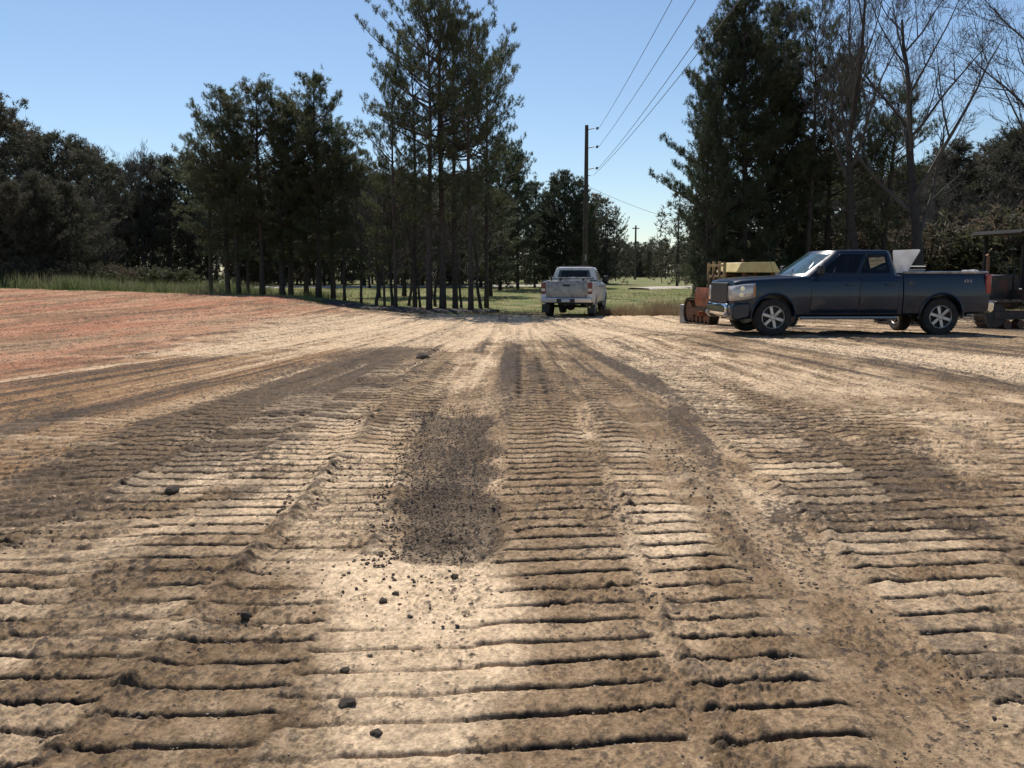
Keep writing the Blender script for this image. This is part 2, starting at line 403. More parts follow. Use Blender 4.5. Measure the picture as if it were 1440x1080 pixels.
# lawn beyond the dirt
def make_lawn():
    xs = np.concatenate([np.linspace(-700,-130,20)[:-1], np.linspace(-130,130,261), np.linspace(130,700,20)[1:]])
    ys = np.concatenate([np.linspace(32,130,197), np.linspace(130,900,60)[1:]])
    X, Y = np.meshgrid(xs, ys); x = X.ravel(); y = Y.ravel()
    z = H(x, y)-.10+(fbm(x*.3, y*.3, 4, 5)-.5)*.16
    n = x.size; idx = np.arange(n).reshape(X.shape)
    F = np.stack([idx[:-1,:-1], idx[:-1,1:], idx[1:,1:], idx[1:,:-1]], -1).reshape(-1,4)
    me = mesh_np('lawn', np.stack([x,y,z],-1), F, 4); me.polygons.foreach_set('use_smooth', np.ones(len(F), bool))
    m = mat('rough_lawn', (.13,.16,.05), .95, noise=(.55,(.24,.20,.10),.42,.62), bump=.8, bscale=6, spec=.15)
    o = link('lawn', me, None, m); tag(o, 'green and straw coloured lawn reaching to the woods', 'lawn', kind='structure')
make_lawn()
def sheet(name, pts, dz, m, label, cat, seed=1):
    """a low strip following the terrain: rows across a centre line with half widths"""
    V = []; F = []; nn = 9
    P = []
    for i in range(len(pts)-1):
        (x0,y0,w0),(x1,y1,w1) = pts[i], pts[i+1]
        for k in range(12): t = k/12; P.append((x0+(x1-x0)*t, y0+(y1-y0)*t, w0+(w1-w0)*t))
    P.append(pts[-1]); r = random.Random(seed)
    for i, (x, y, w) in enumerate(P):
        a = P[max(i-1,0)]; b = P[min(i+1,len(P)-1)]; d = Vector((b[0]-a[0], b[1]-a[1])).normalized(); q = Vector((-d.y, d.x))
        ww = w*r.uniform(.85,1.1)
        for k in range(nn):
            u = (k/(nn-1)*2-1); px = x+q.x*u*ww; py = y+q.y*u*ww
            V.append((px, py, Hs(px, py)-.10+dz*(1-u**4)*r.uniform(.8,1.25)-.09*abs(u)**6+.04))
    for i in range(len(P)-1):
        for k in range(nn-1): a = i*nn+k; F.append((a, a+1, a+nn+1, a+nn))
    o = link(name, mesh_np(name, V, F, 4), None, m); tag(o, label, cat, kind='structure'); return o
gravel = mat('pale_gravel', (.52,.47,.40), .95, noise=(3,(.36,.31,.25),.4,.7), bump=.6, bscale=8)
sheet('road', [(11,78,1.5),(15,84,3.0),(24,88,4.0),(60,95,4.0)], .10, gravel, 'pale gravel road crossing the lawn beyond the weeds', 'road')
sheet('path', [(-40,82,1.2),(-26,84,2.2),(-18,86,2.4),(-8,90,1.6),(6,96,1.2)], .10, gravel, 'pale gravel drive behind the row of slender pines', 'path', 2)
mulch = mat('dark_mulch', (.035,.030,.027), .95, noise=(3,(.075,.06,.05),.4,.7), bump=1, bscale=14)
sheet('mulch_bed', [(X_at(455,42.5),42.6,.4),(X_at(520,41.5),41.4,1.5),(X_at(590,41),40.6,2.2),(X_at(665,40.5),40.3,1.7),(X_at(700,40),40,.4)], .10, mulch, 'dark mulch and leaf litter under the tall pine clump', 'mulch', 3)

# ------------------------------------------------------------------ soil clods
def clod_mesh(seed, sub=2):
    r = random.Random(seed); bm = bmesh.new(); bmesh.ops.create_icosphere(bm, subdivisions=sub, radius=1)
    off = [Vector((r.uniform(-1,1), r.uniform(-1,1), r.uniform(-1,1))).normalized() for _ in range(9)]
    am = [r.uniform(.1,.38) for _ in off]
    for v in bm.verts:
        d = 1
        for o_, a in zip(off, am): d += 1.6*a*max(0, v.co.dot(o_)-.55)-a*.7*max(0, -v.co.dot(o_)-.4)
        v.co = v.co*d*r.uniform(.82,1.18); v.co.z *= .72
    me = bpy.data.meshes.new('soil_clod'); bm.to_mesh(me); bm.free(); return me
M['clod'] = mat('damp_dark_soil', (.085,.066,.050), .98, noise=(9,(.20,.15,.10),.45,.62), bump=.8, bscale=40)
clods = [clod_mesh(i) for i in range(5)]
for me in clods: me.materials.append(M['clod'])
def clod(px, py, size, label, i):
    x, y = at(px, py); o = bpy.data.objects.new('soil_clod', clods[i % 5]); C.objects.link(o)
    o.location = (x, y, Hs(x, y)+size*.35); o.scale = (size*1.1, size, size*.95); o.rotation_euler = (0,0,i*1.7)
    tag(o, label, 'clod', 'dark clods lying loose on the pale sand'); return o
big = [(594,505,.13,'big dark soil clod on the far windrow, straight above the dark patch'),
       (243,692,.10,'broad flat clod far left on the tracked ground, largest of that side'),
       (489,998,.045,'fat dark clod at the bottom of the picture, left of the deep track'),
       (528,1037,.032,'dark clod lowest in the picture, just right of the fattest clod'),
       (538,849,.030,'round dark clod farthest left below the dark patch'),
       (558,838,.026,'dark clod right beside the round one, a little farther off'),
       (639,816,.032,'clod standing alone just below the tip of the dark patch'),
       (576,872,.020,'small clod alone below the pair of round clods'),
       (487,950,.030,'clod at the left edge of the smooth sand, above the fat clod'),
       (345,870,.05,'ragged clod on the left tracks with a pale top'),
       (520,925,.018,'small clod of a short row on the smooth sand, its left end'),]
for i, (px, py, s, lb) in enumerate(big): clod(px, py, s*(.75 if i == 0 else .45 if i in (1, 9) else .55), lb, i)
def crumbs():
    r = random.Random(5); base = [clod_mesh(30+i, 1) for i in range(3)]
    bv = []; bf = []
    for me in base:
        bv.append(np.array([v.co[:] for v in me.vertices])); bf.append(np.array([p.vertices[:] for p in me.polygons]))
        bpy.data.meshes.remove(me)
    V = []; F = []; off = 0
    def put(x, y, s):
        nonlocal off
        k = r.randrange(3); a = r.uniform(0, 6.28); c, q = math.cos(a), math.sin(a)
        v = bv[k]*s*np.array([r.uniform(.8,1.3), r.uniform(.8,1.2), r.uniform(.7,1.1)])
        v = np.stack([v[:,0]*c-v[:,1]*q, v[:,0]*q+v[:,1]*c, v[:,2]], -1)+np.array([x, y, Hs(x, y)+s*.2])
        V.append(v); F.append(bf[k]+off); off += len(v)
    for _ in range(3800):                                    # the dark patch
        y = r.uniform(4.35, 9.8); w = .42+.06*(y-4.4); x = -.47-.03*(y-4.4)+max(-1.15,min(1.1,r.gauss(0,.5)))*w
        if y < 5 and abs(x+.38) > .33: continue
        put(x, y, r.uniform(.003,.008))
    for _ in range(260):                                     # scattered over the sand in front of it
        y = 4.5-abs(r.gauss(0,.55)); x = r.gauss(-.45,.35); put(x, max(y, 2.4), r.choice((.003,.004,.005,.009)))
    for a, b, y0, y1, nn in ((-1.28,-.015,2.6,18,900),(-.62,-.03,4.3,10,350),(1.18,.02,4,12,220),(1.62,.03,2,13,500),(.58,.02,2,9,300),(-2.7,0,2.5,9,400)):
        for _ in range(nn):
            y = y0+(y1-y0)*r.random()**1.4; put(a+b*y+r.gauss(0,.07), y, r.uniform(.003,.010)*(1+y*.04))
    for _ in range(1300):
        y = 2.2+14*r.random()**1.8; x = r.uniform(-.66,.66)*y
        if -.8 < x < -.1 and y < 4.3: continue
        put(x, y, r.uniform(.002,.006)*(1+y*.05))
    me = mesh_np('soil_crumbs', np.concatenate(V), np.concatenate(F), 3)
    o = link('soil_crumbs', me, None, M['clod']); tag(o, 'loose dark soil crumbs spilled over the track marks', 'soil', kind='stuff')
crumbs()
def pebbles():
    r = random.Random(15); me0 = clod_mesh(90, 1); bv = np.array([v.co[:] for v in me0.vertices]); bf = np.array([p.vertices[:] for p in me0.polygons]); bpy.data.meshes.remove(me0)
    V = []; F = []; off = 0
    for _ in range(1600):
        y = 2.2+8*r.random()**1.8; x = r.uniform(-.66,.66)*y; q = r.uniform(.0015,.0045)*(1+y*.04)
        V.append(bv*q*np.array([r.uniform(.7,1.6), r.uniform(.7,1.4), .8])+np.array([x, y, Hs(x, y)+q*.4])); F.append(bf+off); off += len(bv)
    o = link('pebbles', mesh_np('pebbles', np.concatenate(V), np.concatenate(F), 3), None, mat('pale_grit', (.50,.42,.32), .9, noise=(3,(.22,.17,.12),.4,.6)))
    tag(o, 'small pale grit and pebbles strewn over the foreground soil', 'grit', kind='stuff')
pebbles()

# ------------------------------------------------------------------ trees
def needles(P, A, rs, n=16, L=.27, w=.026, back=.22):
    """needle triangles round twig points P with axes A"""
    k = len(P); P = np.repeat(P, n, 0); A = np.repeat(A, n, 0); m = k*n
    rd = rs.normal(size=(m,3)); rd /= np.linalg.norm(rd, axis=1)[:,None]
    d = A*.5+rd*.9; d /= np.linalg.norm(d, axis=1)[:,None]
    b = P-A*((rs.rand(m,1)-.3)*back)
    s = np.cross(d, rs.normal(size=(m,3))); s /= np.linalg.norm(s, axis=1)[:,None]+1e-9
    ln = L*(.7+.6*rs.rand(m,1))
    V = np.stack([b-s*w*.5, b+s*w*.5, b+d*ln], 1).reshape(-1,3)
    return V, np.arange(m*3).reshape(-1,3)

def pine_meshes(seed, Ht=14, base=.45, spread=2.8, whorl=.42, per=4, dens=1.0, nn=16, needle='needle', droop=0., lean=0., L=.27, w=.026, shape=.5, pw=2.6, puff=3, ps=.11):
    r = random.Random(seed); rs = np.random.RandomState(seed)
    tb = MB(); P = []; A = []
    wx, wy = r.uniform(-.2,.2), r.uniform(-.2,.2)
    def tp(z):
        t = z/Ht; return Vector((lean*t*t*Ht+.15*math.sin(t*4+wx*9)*t+wx*t, .15*math.cos(t*5+wy*9)*t+wy*t-.15*t, z))
    r0 = .0125*Ht
    tr = MB()
    hs = [Ht*i/14 for i in range(15)]
    tr.tube([tp(z)+Vector((0,0,-.4 if i == 0 else 0)) for i, z in enumerate(hs)], [r0*(1.25 if i == 0 else 1)*((1-z/Ht)**.75)+.012 for i, z in enumerate(hs)], 9)
    z = base*Ht
    while z < Ht*.985:
        t = max(0.0, (z/Ht-base)/(1-base))
        prof = (.45+.55*min(1, t/.3))*max(0, 1-t**pw)**.75+.10
        for k in range(per if r.random() > .3 else per-1):
            az = r.uniform(0, 6.283); Lb = spread*prof*r.choice((.45,.7,.9,1.05,1.2))*r.uniform(.85,1.1)
            if r.random() < .12: Lb *= 1.25
            el = R(-4+44*t+r.uniform(-14,14)-droop*(1-t))
            d = Vector((math.cos(az)*math.cos(el), math.sin(az)*math.cos(el), math.sin(el)))
            p = tp(z+r.uniform(-.2,.2)); pts = [p]; nseg = 5
            for i in range(nseg):
                d = (d+Vector((r.uniform(-.1,.1), r.uniform(-.1,.1), .07+.05*t))).normalized()
                p = p+d*Lb/nseg; pts.append(p)
            rb = .010+.011*Lb
            tb.tube(pts, [rb*(1-i/(nseg+.4)) for i in range(nseg+1)], 4, False)
            ntw = max(3, int(Lb/.20*dens))
            for j in range(ntw):
                f = .34+.66*(j+r.random())/ntw; q = f*nseg; i = min(int(q), nseg-1); a = pts[i].lerp(pts[i+1], q-i)
                bd = (pts[i+1]-pts[i]).normalized(); side = bd.cross(Vector((0,0,1))).normalized()*(1 if j % 2 else -1)
                td = (bd*r.uniform(.3,.9)+side*r.uniform(.2,1)+Vector((0,0,r.uniform(.0,.7)))).normalized()
                lt = r.uniform(.18,.62)*(1.15-f*.5)*min(1.3, .6+Lb*.3)
                e = a+td*lt
                tb.tube([a, e], [.009,.005], 3, False)
                nt_ = max(1, int(lt/.24))
                for m_ in range(puff):
                    P.append((e+Vector((r.gauss(0,ps), r.gauss(0,ps), r.gauss(0,ps*.7)+.03)))[:]); A.append((td*.5+Vector((r.uniform(-.5,.5), r.uniform(-.5,.5), r.uniform(0,1)))).normalized()[:])
            P.append(pts[-1][:]); A.append(bd[:])
        z += whorl*r.uniform(.7,1.25)*(1-.35*t)
    P.append(tp(Ht)[:]); A.append((0,0,1))
    # dead stubs under the crown
    z = base*Ht*.35
    while z < base*Ht:
        az = r.uniform(0, 6.28); ln = r.uniform(.3,1.3); d = Vector((math.cos(az), math.sin(az), r.uniform(-.3,.25)))
        p = tp(z); tb.tube([p, p+d*ln*.5, p+d*ln+Vector((0,0,-.08))], [.02,.012,.005], 3, False); z += r.uniform(.25,.8)
    V, F = needles(np.array(P), np.array(A), rs, nn, L, w)
    trunk = tr; o = len(tr.v); tr.v += tb.v; tr.f += [tuple(i+o for i in f) for f in tb.f]
    mt = bpy.data.meshes.new('trunk'); mt.from_pydata(tr.v, [], tr.f); mt.materials.append(M['bark'])
    for p in mt.polygons: p.use_smooth = True
    mc = mesh_np('crown', V, F, 3); mc.materials.append(M[needle])
    return mt, mc, Ht, len(P)

def bare_meshes(seed, Ht=13, r0=.2, lev=5, spread=.62, first=.28, lean=0, n0=9, bias=(0,0)):
    r = random.Random(seed); tr = MB(); tw = MB()
    def grow(p, d, L, rad, depth):
        mb = tr if depth == 0 else tw
        ns = 12 if depth == 0 else (7 if depth == 1 else (4 if depth < 4 else 3))
        pts = [p]; dirs = [d]
        for i in range(ns):
            up = .03 if depth == 0 else .07
            d = (d+Vector((r.gauss(0,.075+.02*depth)+lean*.02, r.gauss(0,.075+.02*depth), up+r.gauss(0,.05)))).normalized()
            p = p+d*L/ns; pts.append(p); dirs.append(d)
        rr = [max(.0065, rad*(1-.80*i/ns)) for i in range(ns+1)]
        if depth == 0: rr[0] *= 1.3
        mb.tube(pts, rr, 9 if depth == 0 else (5 if depth < 3 else 3), False)
        if depth >= lev: return
        nb = [n0,5,5,4,3,2][depth]
        for k in range(nb):
            f = (first+(1-first)*(k+r.random()*.8)/nb) if depth == 0 else (.2+.78*(k+r.random()*.8)/nb)
            i = min(int(f*ns), ns-1); a = pts[i].lerp(pts[i+1], f*ns-i)
            az = r.uniform(0, 6.28) if depth else (k*2.4+r.uniform(-.5,.5)); b = dirs[i]
            u = b.orthogonal().normalized(); v = b.cross(u); side = u*math.cos(az)+v*math.sin(az)
            sp = spread*r.uniform(.75,1.25)
            nd = (b*(1-sp*.45)+side*sp+Vector((bias[0], bias[1], .18))).normalized()
            ln = L*(r.uniform(.38,.62) if depth == 0 else r.uniform(.42,.68))*(1-.35*f)
            grow(a, nd, ln, max(.007, rr[i]*r.uniform(.45,.64)), depth+1)
    grow(Vector((0,0,-.3)), Vector((0,0,1)), Ht*.93, r0, 0)
    mt = bpy.data.meshes.new('trunk'); mt.from_pydata(tr.v, [], tr.f); mt.materials.append(M['graybark'])
    mb_ = bpy.data.meshes.new('branches'); mb_.from_pydata(tw.v, [], tw.f); mb_.materials.append(M['twig'])
    for me in (mt, mb_):
        for p in me.polygons: p.use_smooth = True
    return mt, mb_, Ht

tall = [pine_meshes(11, 14, .33, 3.4, .66, 4, .55, 24, pw=5, L=.17, w=.021, puff=4), pine_meshes(12, 14, .38, 3.2, .66, 4, .55, 24, pw=4, L=.17, w=.021, puff=4), pine_meshes(13, 14, .30, 3.0, .66, 4, .55, 24, pw=3.4, L=.17, w=.021, puff=4), pine_meshes(14, 14, .34, 3.5, .66, 4, .55, 24, pw=5, L=.17, w=.021, puff=4)]
slim = [pine_meshes(21, 12, .22, 2.7, .48, 4, .6, 24, pw=3.4, L=.18, w=.022, puff=4), pine_meshes(22, 12, .26, 2.8, .50, 4, .6, 24, pw=2.8, L=.18, w=.022, puff=4), pine_meshes(23, 12, .18, 2.6, .48, 4, .6, 24, pw=2.4, L=.18, w=.022, puff=4)]
full = [pine_meshes(31, 15, .05, 3.5, .40, 5, .68, 21, 'needle_dark', pw=3.0, droop=6, L=.20, w=.025, puff=4), pine_meshes(32, 15, .06, 3.3, .40, 5, .68, 21, 'needle_dark', pw=2.3, droop=4, L=.20, w=.025, puff=4)]
farp = [pine_meshes(41, 13, .05, 3.3, .50, 5, .5, 12, 'needle_far', L=.32, w=.055, pw=3, puff=3, ps=.2), pine_meshes(42, 13, .10, 3.3, .54, 5, .5, 12, 'needle_far', L=.32, w=.055, pw=2.6, puff=3, ps=.2), pine_meshes(43, 13, .04, 3.0, .52, 5, .5, 12, 'needle_far', L=.32, w=.055, pw=3.4, puff=3, ps=.2)]
small_bare = [bare_meshes(51, 11, .12, 4, .5, .2, 0, 12), bare_meshes(52, 10, .10, 4, .55, .15, 0, 13)]

def tree(kind, meshes, px, d, top, label, group, rz=None, wide=1.0, part='crown', x=None):
    X = X_at(px, d) if x is None else x
    z = Hs(X, d)-.08; h = top_z(px, top, d)-z if top is not None else meshes[2]
    s = h/meshes[2]
    o = empty(kind, (X, d, z), rz if rz is not None else rnd.uniform(0, 6.28)); o.scale = (s*wide, s*wide, s)
    a = bpy.data.objects.new('trunk', meshes[0]); C.objects.link(a); a.parent = o
    b = bpy.data.objects.new(part, meshes[1]); C.objects.link(b); b.parent = o
    tag(o, label, 'tree', group); return o

NTH = ['first','second','third','fourth','fifth','sixth','seventh','eighth','ninth','tenth','eleventh','twelfth','thirteenth','fourteenth','fifteenth','sixteenth','seventeenth','eighteenth','nineteenth','twentieth']
# slender row behind the red mound
row = [(296,50,182,1),(320,49,140,0),(335,48,150,2),(348,50,210,1),(368,48,128,0),(396,48,142,1),(408,49,150,2),(430,50,165,0),(447,48,112,2),(468,49,172,1),(484,47,205,0),(507,46,235,2)]
for i, (px, d, top, k) in enumerate(row):
    tree('pine_tree', slim[k], px, d, top, f'slender dark pine, {NTH[i]} from the left in the row behind the red mound', 'slender pines in a row behind the red mound', wide=(1.0 if i < 3 else 1.12) if i not in (3,10,11) else .8)
# the tall clump
clump = [(540,42,225,slim[1],.8,'short thin pine at the left end of the tall clump'),
         (556,41,95,tall[2],.75,'thin pine left of the thick trunks in the tall clump'),
         (583,43,60,tall[1],.8,'pine leaning over the gap left of the two thick middle trunks'),
         (603,40.5,8,tall[0],.95,'thick trunked pine, left one of the two middle trunks of the tall clump'),
         (622,41,-18,tall[3],1.0,'tallest pine of the clump, right one of its two middle trunks'),
         (640,43,30,tall[2],.9,'pine standing back between the middle trunks and the right trunk'),
         (662,40,44,tall[1],.95,'thick trunked pine at the right end of the tall clump'),
         (684,44,75,tall[0],.85,'pine with its crown reaching farthest right in the tall clump')]
for px, d, top, m_, wd, lb in clump: tree('pine_tree', m_, px, d, top, lb, 'pines of the tall middle clump', wide=wd*.84)
for i, (px, d, top) in enumerate([(528,43,275),(551,44,262),(574,45,290),(590,43,300),(612,45,285),(648,44,295),(676,44,270)]):
    tree('bare_tree', small_bare[i % 2], px, d, top, f'thin leafless sapling under the tall clump, {NTH[i]} from the left', 'saplings under the tall clump', part='branches', wide=1.5)
for i, (px, d, top) in enumerate([(532,56,262),(568,58,250),(606,58,262),(640,56,250),(690,58,268)]):
    tree('pine_tree', slim[(i*2) % 3], px, d, top, f'low dark pine standing back behind the tall clump, {NTH[i]} from the left', 'low pines behind the tall clump', wide=1.5)
mid = [(703,75,200,full[0],.95,'broad pine right behind the tall clump, rounded top'),
       (728,80,218,full[1],.9,'rounded pine next to the broad pine behind the clump'),
       (752,88,262,full[0],.9,'lower dark pine left of the white pickup'),
       (776,86,252,full[1],1.0,'dense dark pine rising left behind the white pickup'),
       (796,84,246,full[0],1.0,'dense dark pine straight behind the white pickup'),
       (814,85,256,full[1],.72,'dense dark pine just behind the power pole'),
       (830,86,290,full[0],.5,'dense dark pine at the right end of the group behind the pole')]
for px, d, top, m_, wd, lb in mid: tree('pine_tree', m_, px, d, top, lb, 'dense pines behind the white pickup', wide=wd)
tree('pine_tree', tall[3], 866, 135, 298, 'lone narrow pine standing between the pole and the far pole', 'far pines', wide=.62)
for i, (px, d, top) in enumerate([(850,170,352),(880,200,345),(912,190,350),(936,170,338),(955,165,345),(975,150,330)]):
    tree('pine_tree', farp[i % 3], px, d, top, f'small far pine at the end of the lawn, {NTH[i]} from the left', 'far pines', wide=1.1)
# right hand pines
right = [(992,40,118,full[1],.50,'lower pine at the left edge of the right hand group, over the yellow machine'),
         (1012,43,38,full[0],.78,'dark full pine second from the left in the right hand group'),
         (1046,42,-2,full[1],.95,'tallest and darkest pine right of the power lines'),
         (1078,44,18,full[0],.85,'dark full pine just right of the tallest one'),
         (1100,45,66,full[1],.6,'dark full pine behind the windscreen of the blue pickup'),
         (1134,42,28,tall[1],.75,'sparse tall pine with a thin pointed top over the blue cab'),
         (1160,44,95,slim[0],1.1,'light green pine over the roof of the blue pickup'),
         (1190,42,78,tall[2],.72,'sparse pine left of the bare trees'),
         (1240,43,128,slim[1],1.0,'pine with short crown between the two bare trees')]
for px, d, top, m_, wd, lb in right: tree('pine_tree', m_, px, d, top, lb, 'pines of the right hand group', wide=wd)
# bare trees
bA = bare_meshes(61, 15, .22, 5, .55, .34, 0, 11)
bB = bare_meshes(64, 16, .27, 5, .68, .24, 0, 12, bias=(.05,0))
bC = bare_meshes(66, 14, .20, 5, .62, .25, -1, 9, bias=(-.2,0))
tree('bare_tree', bA, 1213, 38, -45, 'leafless tree with dark straight trunk behind the blue cab', 'leafless trees on the right', rz=0, part='branches')
tree('bare_tree', bB, 1300, 36, -75, 'large leafless tree with forked limbs behind the pickup bed', 'leafless trees on the right', rz=0, part='branches')
tree('bare_tree', bC, 1475, 37, -60, 'leafless tree reaching into the picture from the right edge', 'leafless trees on the right', rz=0, part='branches')
tree('bare_tree', small_bare[0], 1248, 44, 150, 'thin leafless sapling between the two large bare trees', 'leafless trees on the right', part='branches')
# right background wood
k = 0
for px, d, top in [(1128,60,230),(1165,66,215),(1205,70,235),(1262,62,245),(1286,72,240),(1318,74,222),(1345,64,208),(1372,72,232),(1395,66,205),(1420,60,190),(1448,62,180),(1480,58,170),(1520,60,175),(1570,62,180)]:
    tree('pine_tree', farp[k % 3], px, d, top, f'background pine behind the right machine and pickup, {NTH[k]} from the left', 'background pines on the right', wide=1.15); k += 1
for i, px in enumerate([1120,1150,1180,1225,1265,1290,1325,1350,1380,1405,1430,1465,1500]):
    tree('bare_tree', small_bare[i % 2], px, 48+(i*7) % 13, 255+(i*31) % 55, f'greyish leafless understorey tree on the right, {NTH[i]} from the left', 'leafless understorey on the right', part='branches', wide=1.3)
# left wood
lw = [(-95,58,130),(-50,60,120),(-8,60,140),(28,66,182),(55,72,196),(84,70,196),(112,76,205),(140,82,216),(166,88,236),(196,92,238),(218,90,228),(240,88,226),(266,90,224),(292,92,240),(318,95,236),(345,92,245),(372,95,240),(400,92,246),(430,95,236),(456,92,246)]
for i, (px, d, top) in enumerate(lw):
    tree('pine_tree', farp[(i*2) % 3], px, d, top, f'pine at the front of the left wood, {NTH[i]} from the left', 'pines at the front of the left wood', wide=.98)
for i, (px, d, top) in enumerate([(-62,57,250),(-34,55,268),(-4,56,240),(24,55,262),(50,57,250),(74,58,275),(98,60,262),(122,64,285)]):
    tree('pine_tree', farp[(i*2+1) % 3], px, d, top, f'lower pine with boughs to the ground at the left picture edge, {NTH[i]} from the left', 'lower pines at the left picture edge', wide=.95)
lw2 = [(485,92,240),(512,90,236),(538,94,252),(566,90,246),(594,94,255),(622,90,262),(650,94,255),(676,90,248)]
for i, (px, d, top) in enumerate(lw2):
    tree('pine_tree', farp[(i*2+1) % 3], px, d, top, f'background pine seen through the tall clump, {NTH[i]} from the left', 'background pines behind the tall clump', wide=1.15)
for i, (px, d, top) in enumerate([(20,57,275),(60,60,262),(100,64,270),(150,72,285),(182,86,232),(205,86,240),(300,80,290),(470,84,262),(520,82,268)]):
    tree('bare_tree', small_bare[i % 2], px, d, top, f'thin leafless tree at the edge of the left wood, {NTH[i]} from the left', 'leafless trees of the left wood', part='branches', wide=1.3)

# far woods: the mass behind, nobody could count it
def woods(name, segs, label, seed, dens=26, needle='needle_far'):
    r = random.Random(seed); rs = np.random.RandomState(seed); P = []; tb = MB()
    for (x0, y0, x1, y1, h, depth, nt) in segs:
        for _ in range(nt):
            t = r.random(); x = x0+(x1-x0)*t+r.uniform(-1,1); y = y0+(y1-y0)*t+r.uniform(0, depth); hh = h*r.uniform(.72,1.08); zb = Hs(x, y)-.1
            tb.tube([(x,y,zb),(x+r.uniform(-.3,.3),y,zb+hh*.95)], [.14,.03], 4, False)
            nb = r.uniform(.0,.06)
            for _k in range(dens*12):
                f = r.random(); zz = nb+(1-nb)*f; rad = 2.9*max(0, 1-f**2.5)**.6*math.sqrt(r.random())+.15; a = r.uniform(0, 6.28)
                P.append((x+rad*math.cos(a), y+rad*math.sin(a), zb+hh*zz))
    P = np.array(P); A = rs.normal(size=P.shape); A[:,2] = abs(A[:,2]); A /= np.linalg.norm(A, axis=1)[:,None]
    V, F = needles(P, A, rs, 7, .5, .10, .3)
    mc = mesh_np(name, V, F, 3); o = link(name, mc, None, M[needle]); tag(o, label, 'woods', kind='stuff')
    mt = bpy.data.meshes.new('trunks'); mt.from_pydata(tb.v, [], tb.f); mt.materials.append(M['bark'])
    t_ = link('trunk', mt, o); t_['kind'] = 'stuff'
woods('left_woods', [(-115,72,-50,98,11.5,14,75),(-50,98,12,100,10.5,14,85)], 'dense dark wood closing the lawn on the left', 3)
woods('right_woods', [(16,78,95,72,11,16,85),(20,56,40,56,5,8,30)], 'dense dark wood behind the right hand trees', 4)
woods('far_woods', [(8,235,80,215,9.5,25,130)], 'low far wood at the end of the lawn', 5, 24)

# shrubs
def shrub_mesh(seed, w=1.6, h=1.8, n=900, leaf=.07, m='leafshrub'):
    r = random.Random(seed); rs = np.random.RandomState(seed); tb = MB(); P = []; A = []
    for _ in range(34):
        az = r.uniform(0, 6.28); q = Vector((math.cos(az)*r.uniform(.2,1)*w, math.sin(az)*r.uniform(.2,1)*w, h*r.uniform(.5,1.05))); p0 = Vector((r.uniform(-.2,.2), r.uniform(-.2,.2), -.1)); mdl = (p0+q)*.5+Vector((0,0,.25*h))
        tb.tube([p0, mdl, q], [.02,.012,.005], 3, False)
        for _k in range(n//34):
            t = r.uniform(.15,1); b = p0.lerp(mdl, t*2) if t < .5 else mdl.lerp(q, t*2-1)
            P.append((b+Vector((r.gauss(0,.16), r.gauss(0,.16), r.gauss(0,.14))))[:]); A.append((math.cos(az)*.4, math.sin(az)*.4, .8))
    V, F = needles(np.array(P), np.array(A), rs, 6, leaf*2.6, leaf, .1)
    o = len(V); V = np.concatenate([V, np.array([v[:] for v in tb.v])])
    me = bpy.data.meshes.new('shrub'); me.from_pydata(V.tolist(), [], F.tolist()+[tuple(i+o for i in f) for f in tb.f])
    me.materials.append(M[m]); return me
shr = [shrub_mesh(1), shrub_mesh(2, 1.9, 1.5), shrub_mesh(3, 1.7, 2.0, 700, .05, 'dryleaf')]
def shrub(px, d, top, k, label, group):
    x = X_at(px, d); z = Hs(x, d)-.05; o = bpy.data.objects.new('shrub', shr[k]); C.objects.link(o)
    s = max(.4, (top_z(px, top, d)-z)/1.9); o.location = (x, d, z); o.scale = (s*1.1, s*1.1, s); o.rotation_euler[2] = rnd.uniform(0, 6.28)
    tag(o, label, 'shrub', group)
for i, (px, d, top, k) in enumerate([(-40,54,372,0),(-10,53,374,0),(25,54,370,2),(58,55,376,0),(88,57,372,2),(112,60,374,0),(140,64,372,1),(170,66,374,2),(205,68,376,0),(245,72,372,1)]):
    shrub(px, d, top, k, f'tangled shrub at the foot of the left wood, {NTH[i]} from the left', 'shrubs at the foot of the left wood')
for i, (px, d, top, k) in enumerate([(1020,48,352,0),(1075,47,330,0),(1120,48,320,0),(1160,47,325,2),(1200,49,330,0),(1262,46,318,2),(1330,46,315,0),(1362,45,322,2),(1400,44,310,0),(1440,44,300,2),(1480,44,300,0)]):
    shrub(px, d, top, k, f'shrub behind the machines on the right, {NTH[i]} from the left', 'shrubs behind the machines')

# grass and weeds
def blades(name, regions, m, label, seed, cat='grass'):
    rs = np.random.RandomState(seed); V = []
    for (x0, x1, y0, y1, n, h, w) in regions:
        x = rs.uniform(x0, x1, n); y = rs.uniform(y0, y1, n)
        y = np.where(y < edge_d(x)+.2, edge_d(x)+rs.rand(n)*1.5+.1, y)
        cl = vnoise(x*1.2, y*1.2, seed); keep = rs.rand(n) < sm(.15,.7,cl)+.15
        x, y = x[keep], y[keep]; cl = cl[keep]; k = len(x)
        z = H(x, y)-.13; hh = h*(.5+.8*rs.rand(k))*(.6+.8*cl); a = rs.uniform(0, 6.28, k); ww = w*(.6+.8*rs.rand(k))
        dx, dy = np.cos(a)*ww*.5, np.sin(a)*ww*.5; lx, ly = rs.normal(0,.3,k)*hh, rs.normal(0,.3,k)*hh
        V.append(np.stack([np.stack([x-dx,y-dy,z],-1), np.stack([x+dx,y+dy,z],-1), np.stack([x+lx,y+ly,z+hh],-1)], 1).reshape(-1,3))
    V = np.concatenate(V); o = link(name, mesh_np(name, V, np.arange(len(V)).reshape(-1,3), 3), None, m)
    tag(o, label, cat, kind='stuff')
gm = mat('grass_blades', (.17,.22,.07), .8, noise=(.4,(.30,.26,.13),.42,.62), trans=.5, spec=.2)
